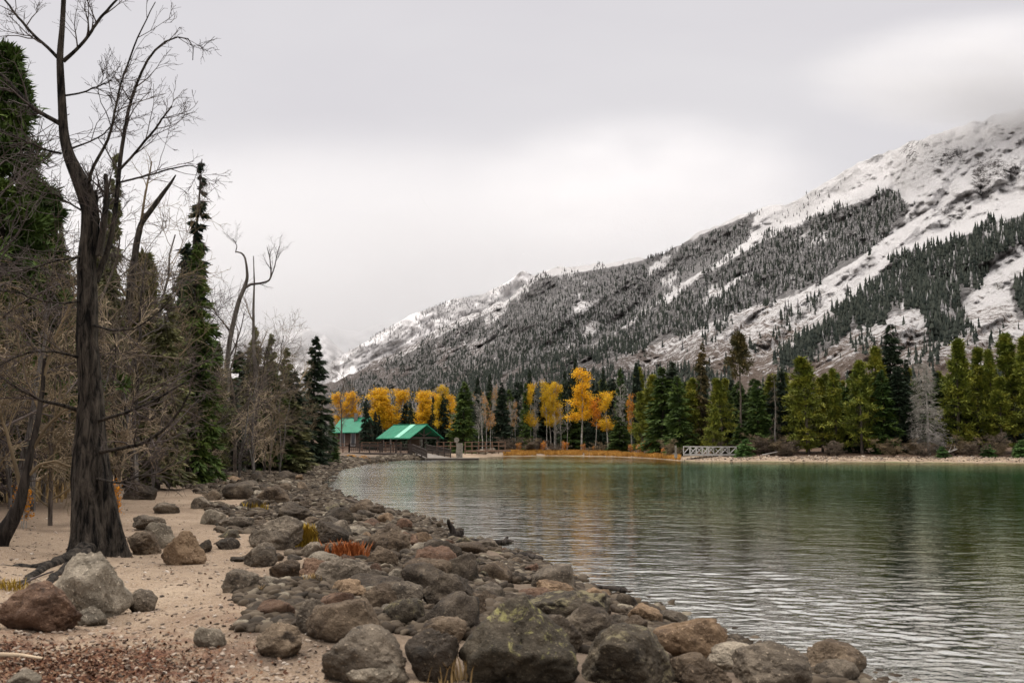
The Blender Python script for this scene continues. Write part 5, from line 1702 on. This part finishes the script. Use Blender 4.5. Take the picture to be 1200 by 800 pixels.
# ------------------------------------------------------------------ left bank: bare trees and thicket
KIND['willow'] = [bare_tree_mesh(121 + k, 6, 3, 0.8, ('grey', 'pine', 'grey', 'dark', 'grey')[k], ('tan', 'brown', 'mauve', 'tan', 'dark')[k], (-.05, -.02, -.06, .02, -.04)[k], .45, .009) for k in range(5)]
KIND['slender'] = [bare_tree_mesh(131 + k, 9, 1, 1.5, ('dark', 'grey', 'pine')[k], ('dark', 'brown', 'mauve')[k], .05, .22, .008) for k in range(3)]
WILLOWS = [(-70, 15, 4.6), (-20, 17.5, 4.4), (22, 19, 4.8), (45, 22, 4.6), (66, 19.5, 3.6), (95, 24, 5.0), (142, 25, 4.6), (165, 29, 4.6), (205, 37, 4.2), (225, 41, 4.4), (183, 33, 3.8),
           (246, 43, 4.4), (283, 46, 4.4), (300, 51, 5.0), (318, 55, 5.0), (330, 61, 5.4), (345, 70, 5.2), (383, 92, 4.2), (10, 24, 5.4), (-10, 21, 4.5)]
WHERE = [(20, "at the left edge of the photo"), (100, "in front of the left-edge pines"), (160, "just right of the big bare tree"), (215, "in the thicket right of the big bare tree"), (262, "below the dense dark fir"), (310, "right of the crooked dead tree"), (500, "left of the lone dark spruce")]
for j, (px, Y, h) in enumerate(sorted(WILLOWS)):
    m = [t for q, t in WHERE if px <= q][0]
    tally['W', m] = tally.get(('W', m), 0) + 1
    loc = stand(px, Y)
    plant('willow', j, "willow_tree", loc, h * 1.12, h * .62, tr_.random() * 6.28, f"tangled leafless tan willow {m}, {ORD[tally['W', m] - 1]} from left", "willow", "leafless willows on the left bank")
for j, (px, Y, top, lab) in enumerate([(160, 30, 262, "thin dark leafless tree right of the big bare tree"), (176, 34, 230, "slim leafless tree with upswept twigs left of the tall thin spruce"), (101, 27, 235, "slim leafless tree behind the big bare tree's trunk"),
                                       (300, 55, 385, "slim leafless tree with mauve twigs right of the crooked dead tree"), (322, 62, 372, "spindly leafless tree between crooked dead tree and lone spruce"), (340, 66, 392, "short spindly leafless tree just left of the lone spruce"), (248, 48, 330, "leafless tree close behind the crooked dead tree's left side"),
                                       (56, 25, 300, "slim leafless tree between left-edge pine and big bare tree"), (402, 165, 430, "pale leafless tree by the cabin"), (-25, 16, 120, "leafless tree at the far left edge with arching twigs"),
                                       (134, 36, 300, "slim leafless tree right behind the big bare tree's thin second stem"), (192, 40, 345, "slim leafless tree left of the tall thin spruce's foot"), (214, 44, 360, "slim leafless tree in front of the dense dark fir"), (236, 46, 388, "shorter leafless tree in front of the dense dark fir's right side"),
                                       (278, 52, 352, "slim leafless tree just right of the crooked dead tree's trunk"), (312, 58, 396, "slim leafless tree before the middle brownish conifer"), (352, 80, 430, "short leafless tree touching the lone spruce's left side"), (78, 29, 262, "slim leafless tree left of the big bare tree's trunk"), (36, 26, 320, "slim leafless tree in front of the left-edge pine")]):
    loc = stand(px, Y)
    H = EYE + (HORIZON - top) / FOC * Y - loc[2]
    plant('slender', j, "leafless_tree", loc, H, H * .55, tr_.random() * 6.28, lab, "tree", None)


def traced_tree(name, label, base_px, trunk, limbs, Y0, bark, twig, seed, sides=40, ridge=0.12, twigs=(8, 5, 3), tl=0.9, up=0.03, flare=0.0, slim=0.9):
    """a tree whose trunk and limbs follow traced outlines: entries (px, py, width px, metres nearer or farther)"""
    rng = np.random.default_rng(seed)
    r = empty(name, (0, 0, 0), label=label, cat="tree")
    r.location = tuple(at(base_px[0], base_px[1], Y0))
    o = np.array(r.location)
    def line(L, K):
        L = np.array([(q + (0,))[:4] for q in L], float)
        Q = resample(L, K)
        return at(Q[:, 0], Q[:, 1], Y0 + Q[:, 3]) - o, Q[:, 2] * slim / 2 / FOC * (Y0 + Q[:, 3])
    P, R = line(trunk, 150)
    V, F = tubes(P[None], R[None], sides)
    V = V.reshape(150, sides, 3)
    ang = np.arange(sides) / sides * 2 * np.pi
    zz = np.concatenate([[0], np.cumsum(np.linalg.norm(np.diff(P, axis=0), axis=1))])
    A, Z = np.meshgrid(ang, zz)
    c = np.stack((np.cos(A) * 3.6 + 0.31 * Z, np.sin(A) * 3.6 + 0.17 * Z, Z * 0.8 + 0.5 * np.cos(A + 1)), -1).reshape(-1, 3)
    n = 1 - np.abs(2 * fbm3(c + 5, 4) - 1)
    lob = fbm3(np.stack((np.cos(A) * 1.1 + 0.3 * Z, np.sin(A) * 1.1, Z * 0.4 + 0.4 * np.sin(A)), -1).reshape(-1, 3) + 30, 2) - 0.5
    k = (1 + ridge * 2.0 * (n - 0.75) + 0.5 * lob * ridge * 4).reshape(150, sides, 1)
    if flare:
        k = k * (1 + flare * np.exp(-Z / 0.35)[..., None] * (0.5 + 0.5 * np.cos(A * 5 + 1)[..., None]))
    V = P[:, None] + (V - P[:, None]) * k
    tm = mesh_np("trunk", V.reshape(-1, 3), F, BARK[bark], True)
    link("trunk", tm, r)
    big, lp, lr = NP(), [], []
    for L in limbs:
        Q, q = line(L, 24)
        Q = Q + np.cumsum(rng.normal(size=Q.shape) * 0.006, 0) * np.linspace(0, 1, 24)[:, None]
        lp.append(Q); lr.append(np.maximum(q, 0.006))
        m = NP(); m.tube(Q[None], lr[-1][None], 9)
        if name == "cottonwood_tree":
            link("limb", m.mesh("limb", BARK[bark], True), r)
        else:
            big.tube(Q[None], lr[-1][None], 9)
    lp, lr = np.array(lp), np.array(lr)
    t = big
    C, RC = grow(rng, lp, np.minimum(lr, .03), twigs[0], tl, .65, up, .10, 7, .2, .55, .0055); t.tube(C, RC, 4)
    C2, R2 = grow(rng, C, RC, twigs[1], tl * .42, .7, up, .14, 6, .2, .6, .0042); t.tube(C2, R2, 3)
    C3, R3 = grow(rng, C2, R2, twigs[2], tl * .2, .7, up, .16, 4, .2, .65, .0035); t.tube(C3, R3, 3)
    link("branches", t.mesh("branches", TWIG[twig]), r)
    return r


g0 = ground_at(116, 652)
Y0 = g0[1] + 0.35
traced_tree("cottonwood_tree", "big old leafless tree with a thick dark furrowed trunk on the left of the sand", (116, 660), 
            [(116, 668, 92), (116, 650, 82), (115, 625, 72), (111, 590, 62), (107, 560, 56), (106, 535, 48), (106, 505, 40), (107, 470, 33), (105, 440, 30), (102, 400, 29), (103, 360, 28), (101, 310, 27), (106, 275, 26), (106, 245, 24),
             (99, 222, 25), (90, 203, 20), (81, 184, 16), (75, 160, 13.5), (73, 125, 12), (71, 90, 10.5), (70, 66, 9.5), (73, 30, 7.5), (75, -10, 6.5), (77, -60, 4), (76, -110, 2)],
            [[(102, 268, 20, .0), (108, 246, 15, .02), (113, 232, 9, .05), (115, 222, 3, .05)],
             [(70, 70, 6), (55, 55, 5), (40, 42, 4.5), (22, 22, 4), (8, 4, 3.2), (-8, -12, 2.4)],
             [(74, 72, 7), (88, 60, 5.5), (102, 45, 5), (116, 22, 4.5), (133, 5, 3.6), (148, -12, 2.6)],
             [(74, 147, 8), (58, 138, 7), (40, 127, 6.5), (24, 110, 6), (8, 94, 5), (-12, 80, 4)],
             [(72, 180, 4), (55, 176, 3.2), (35, 166, 3), (15, 158, 2.6), (-5, 148, 2)],
             [(112, 330, 11, .1), (124, 300, 9.5, .15), (131, 277, 8, .15), (137, 235, 7, .2), (140, 188, 6.5, .2), (144, 161, 6, .25), (150, 128, 5, .3), (157, 101, 4.5, .3), (165, 80, 4, .3), (176, 60, 3.6, .3), (186, 48, 3, .3), (200, 41, 2.4, .3), (214, 39, 2, .3), (226, 46, 1.6, .3), (221, 69, 1.0, .3)],
             [(104, 250, 8, .1), (104, 206, 5.5, -.2), (114, 186, 5, -.2), (127, 165, 4.4, -.2), (133, 140, 4, -.2), (135, 124, 3.6, -.2), (142, 95, 3.2, -.2), (150, 71, 3, -.2), (160, 46, 2.5, -.2), (168, 25, 2, -.2), (181, -2, 1.4, -.2)],
             [(141, 198, 4.5, .2), (154, 184, 4.0, .2), (169, 165, 3.8, .2), (184, 146, 3.4, .2), (199, 124, 2.4, .2)],
             [(77, 112, 3.4), (95, 110, 2.8), (114, 104, 2.4), (131, 98, 2)],
             [(84, 174, 3.4), (100, 168, 2.6), (118, 160, 2.2), (140, 140, 1.6)],
             [(116, 300, 12, -.05), (124, 255, 10, -.05), (128, 225, 9, -.02), (129, 203, 6, 0)],
             [(139, 214, 3.5, .2), (165, 208, 3, .2), (190, 202, 2.6, .3), (214, 195, 2.2, .3), (228, 194, 1.8, .4), (235, 199, 1.4, .4), (235, 210, 1, .4)],
             [(112, 530, 7, -.05), (148, 524, 5.5, -.6), (172, 518, 5, -.8), (190, 505, 4.6, -1), (204, 492, 4.2, -1.1), (216, 474, 3.4, -1.2), (226, 455, 2.4, -1.2)],
             [(112, 494, 6, -.02), (146, 484, 4.6, -.6), (172, 474, 4.2, -.8), (196, 461, 3.6, -1), (219, 448, 2.4, -1.1), (240, 432, 1.8, -1.2)],
             [(90, 480, 7, .0), (72, 474, 5.5, -.2), (50, 470, 4.6, -.4), (26, 458, 4, -.5), (2, 442, 3, -.6), (-18, 430, 2.2, -.6)],
             [(98, 420, 5, 0), (66, 412, 3.8, -.4), (40, 412, 3.2, -.7), (14, 420, 2.6, -.8), (-10, 436, 2, -.8)],
             [(100, 352, 4.4, 0), (70, 356, 3.2, -.4), (44, 352, 2.8, -.6), (18, 344, 2.2, -.7), (-8, 346, 1.8, -.7)],
             [(101, 300, 4, 0), (70, 304, 3, -.4), (42, 312, 2.6, -.5), (14, 316, 2.2, -.6), (-10, 312, 1.8, -.6)],
             [(106, 380, 4.2, -.05), (132, 388, 3.2, -.4), (156, 386, 2.8, -.6), (178, 372, 2.2, -.7), (200, 350, 1.6, -.8)],
             [(101, 250, 3.4, 0), (82, 238, 2.6, -.2), (66, 226, 2.2, -.3), (48, 222, 1.8, -.4)],
             [(110, 560, 5, -.1), (140, 566, 3.4, -.8), (164, 558, 3, -1), (186, 556, 2.4, -1.1), (206, 546, 1.6, -1.2)]],
            Y0, 'hero', 'dark', 3, 96, 0.16, (8, 5, 3), 0.85, 0.03, 0.30, 0.76)
# snow-white lichen scar and roots belong to the tree; loose roots reach over the ground
root = [o for o in scene.objects if o.name == "cottonwood_tree"][0]
rt = NP()
for L, w0 in ([(95, 648), (70, 660), (40, 672), (10, 684), (-20, 690)], .12), ([(100, 655), (72, 672), (45, 690), (20, 702)], .085), ([(92, 655), (60, 664), (30, 664), (0, 660)], .11):
    Q = np.array([ground_at(*p) for p in L]); Q = resample(Q, 16); Q[:, :2] += tr_.normal(size=(16, 2)) * .03; Q[:, 2] = ground_z(Q[:, 0], Q[:, 1]) + np.linspace(0.02, -0.03, 16) + tr_.normal(size=16) * .012
    Q[0] += (0, .15, .1)
    rr = np.append(np.linspace(w0, .03, 15), .004)
    rt.tube((Q - np.array(root.location))[None], rr[None], 10)
link("roots", rt.mesh("roots", BARK['hero'], True), root)

Yc = ground_at(262, 556)[1]
traced_tree("dead_tree", "crooked dead tree with a forked top, one arm bent sideways to the right", (261, 556), [(261, 560, 17), (261, 545, 14), (264, 510, 12), (266, 470, 11), (266, 430, 10.5), (269, 400, 10), (274, 375, 9.5), (280, 352, 9), (287, 336, 8), (290, 325, 6), (289, 312, 4.6), (287, 301, 4), (283, 296, 3.4), (276, 295, 2.4)],
            [[(286, 338, 6), (294, 333, 5), (305, 332, 4.4), (314, 330, 4), (317, 328, 3.6), (318, 318, 3), (317, 306, 2.4), (313, 290, 1.4)],
             [(317, 326, 3), (322, 312, 2.2), (324, 300, 1.8), (327, 288, 1.2)],
             [(276, 296, 2.4), (278, 288, 1.6), (274, 280, 1)],
             [(270, 388, 4), (262, 378, 3), (254, 368, 2.4), (246, 352, 1.8)],
             [(268, 420, 4), (276, 405, 3), (284, 384, 2.4), (288, 366, 1.6)]], Yc, 'snag', 'dark', 8, 20, .10, (7, 4, 2), 1.3, .08, 0, .56)
Yc = ground_at(152, 566)[1] - 6
traced_tree("leafless_tree", "dark leafless tree with a long bare limb slanting up right, beside the big old tree", (150, 566), [(150, 575, 16), (150, 540, 13), (149, 480, 11), (147, 425, 10), (150, 370, 9.5), (155, 320, 9), (160, 285, 8), (165, 262, 7), (178, 245, 6), (190, 228, 5.4), (200, 215, 4), (206, 205, 1.6)],
            [[(162, 275, 4), (166, 255, 3.4), (169, 235, 3), (173, 210, 2.4), (177, 188, 1.6)], [(152, 352, 4), (140, 335, 3), (134, 310, 2.4), (133, 290, 2)], [(149, 440, 5), (166, 424, 3.6), (186, 415, 3), (204, 398, 2)], [(148, 400, 4), (138, 385, 3), (122, 380, 2.4)]], Yc, 'dark', 'brown', 12, 16, .10, (8, 5, 3), 1.3, .03)
Yc = ground_at(4, 640)[1]
traced_tree("leaning_willow", "leaning leafless tree with a dark curved base at the bottom left edge", (0, 640), [(-8, 655, 30), (0, 632, 25), (14, 610, 20), (24, 588, 15), (30, 560, 11), (36, 530, 9), (44, 495, 7), (50, 455, 5.4), (52, 420, 4)],
            [[(26, 580, 6), (18, 545, 5), (8, 510, 4), (-4, 480, 3)], [(34, 535, 5), (52, 500, 4), (72, 480, 3), (94, 476, 2)], [(30, 560, 5), (46, 545, 4), (66, 540, 3), (84, 548, 2)], [(46, 480, 4), (30, 440, 3), (20, 400, 2.4), (16, 360, 1.8)], [(52, 440, 4), (62, 400, 3), (80, 360, 2.2), (98, 330, 1.6)]], Yc, 'dark', 'brown', 15, 18, .10, (9, 6, 3), 1.0, -.02)
Yc = ground_at(296, 552)[1]
traced_tree("dead_tree", "thin dead trunk with peeled white patches right of the crooked dead tree", (298, 552), [(298, 555, 9), (299, 520, 8), (301, 480, 7), (300, 440, 7), (297, 400, 6), (297, 360, 4.6), (298, 330, 3), (297, 300, 1.6)], [[(299, 420, 3), (306, 405, 2), (312, 388, 1.4)], [(298, 380, 3), (292, 366, 2), (288, 350, 1.4)]], Yc, 'snag', 'brown', 18, 12, .08, (8, 4, 2), 1.2, .06, 0, .6)
Yc = ground_at(335, 545)[1]
traced_tree("dead_tree", "bleached bare tree bowing right in front of the lone dark spruce", (330, 548), [(328, 550, 8), (332, 530, 6.4), (337, 505, 5), (341, 480, 4.4), (346, 470, 4), (354, 464, 3), (361, 455, 2)], [[(340, 486, 3.4), (338, 462, 2.6), (334, 440, 2)], [(338, 500, 3), (326, 480, 2.4), (314, 470, 1.8)], [(346, 470, 2.6), (352, 446, 2), (362, 430, 1.4)]], Yc, 'silver', 'tan', 20, 12, .08, (8, 5, 2), 1.5, .03)

# a few autumn leaves still hanging in low bushes, dead grass under the left-hand trees
for j, (px, Y, h, lab) in enumerate(((140, 21, .85, "low sparse bush with orange leaves just right of the big bare tree"), (34, 18, .8, "low sparse bush with orange leaves by the leaning leafless tree"))):
    plant('amberbush', 0, "leafy_shrub", stand(px, Y), h, h * .9, j * 1.7, lab, "shrub", None)
n = 15000
px = -60 + 470 * tr_.random(n); Y = 15 + 60 * tr_.random(n) ** 1.3
x = (px - 600) / FOC * Y; d = shore_dist(x, Y)
k = (d > 9.5) & (fbm2(x * .4, Y * .4, 3, 4) > .46)
grass("grass", np.stack((x, Y, ground_z(x, Y)), -1)[k], (0.15 + 0.45 * tr_.random(n) ** 2)[k], tr_, GM['straw'], label="dead straw-coloured grass under the trees of the left bank", cat="grass", kind="stuff")

# ------------------------------------------------------------------ driftwood
def drift(name, label, cat, chains, bark, z=0.03):
    t = NP()
    for L, w0, w1, lift in chains:
        Q = []
        for (px, py), up in zip(L, lift):
            xy = on_level(px, py, 0.02); Q.append((xy[0], xy[1], up))
        Q = resample(np.array(Q), 14)
        rr = np.linspace(w0, w1, 14); rr[0] *= .55; rr[-1] = .006; Q = np.concatenate([Q[:1], Q]); rr = np.append(.004, rr); Q[0, 0] -= .02
        t.tube(Q[None], rr[None], 10)
    return link(name, t.mesh(name, bark, True), label=label, cat=cat)


drift("driftwood_stump", "black driftwood stump with a curved horn sticking up at the water's edge", "driftwood",
      [([(533, 634), (530, 634), (526, 634.5), (525, 635)], .10, .03, (0.1, 0.28, 0.42, 0.52)), ([(526, 634), (534, 634), (541, 634)], .12, .09, (0.08, 0.14, 0.18)), ([(538, 634), (541, 634), (540, 634)], .08, .05, (0.1, 0.22, 0.28))], BARK['dark'])
drift("driftwood_log", "long dark log floating out from the driftwood stump", "driftwood", [([(540, 638), (565, 636.5), (590, 635.5), (602, 634)], .085, .03, (.10, .05, .04, .03)), ([(590, 636), (594, 634), (596, 634)], .05, .03, (.03, .10, .13))], BARK['dark'])
drift("driftwood_log", "shorter dark log in the shallows below the floating log", "driftwood", [([(592, 650), (612, 652), (636, 655)], .05, .035, (.05, .04, .03)), ([(608, 651), (624, 653), (637, 654.5)], .08, .04, (.03, .04, .02))], BARK['dark'])
drift("driftwood_branch", "thin branch floating at the waterline in front of the flat tan stone", "driftwood", [([(679, 684), (700, 688), (722, 692), (735, 697)], .015, .05, (.03, .03, .05, .08))], BARK['dark'])
drift("driftwood_branch", "reddish stick lying on the stones at the waterline far left", "driftwood", [([(405, 592), (420, 596), (436, 599)], .05, .03, (.25, .22, .2))], BARK['pine'])
for a, b, w, lab in (((-6, 772), (50, 776), .022, "pale stick on the leaf litter at the bottom left edge"), ((22, 690), (62, 672), .018, "dark stick lying against the roots of the big bare tree")):
    Q = resample(np.array([ground_at(*a), ground_at((a[0] + b[0]) / 2, (a[1] + b[1]) / 2 - 2), ground_at(*b)]), 10); Q[:, 2] += .03
    t = NP(); t.tube(Q[None], np.linspace(w, w * .5, 10)[None], 7)
    link("stick", t.mesh("stick", TWIG['tan' if 'pale' in lab else 'dark'], True), label=lab, cat="stick")
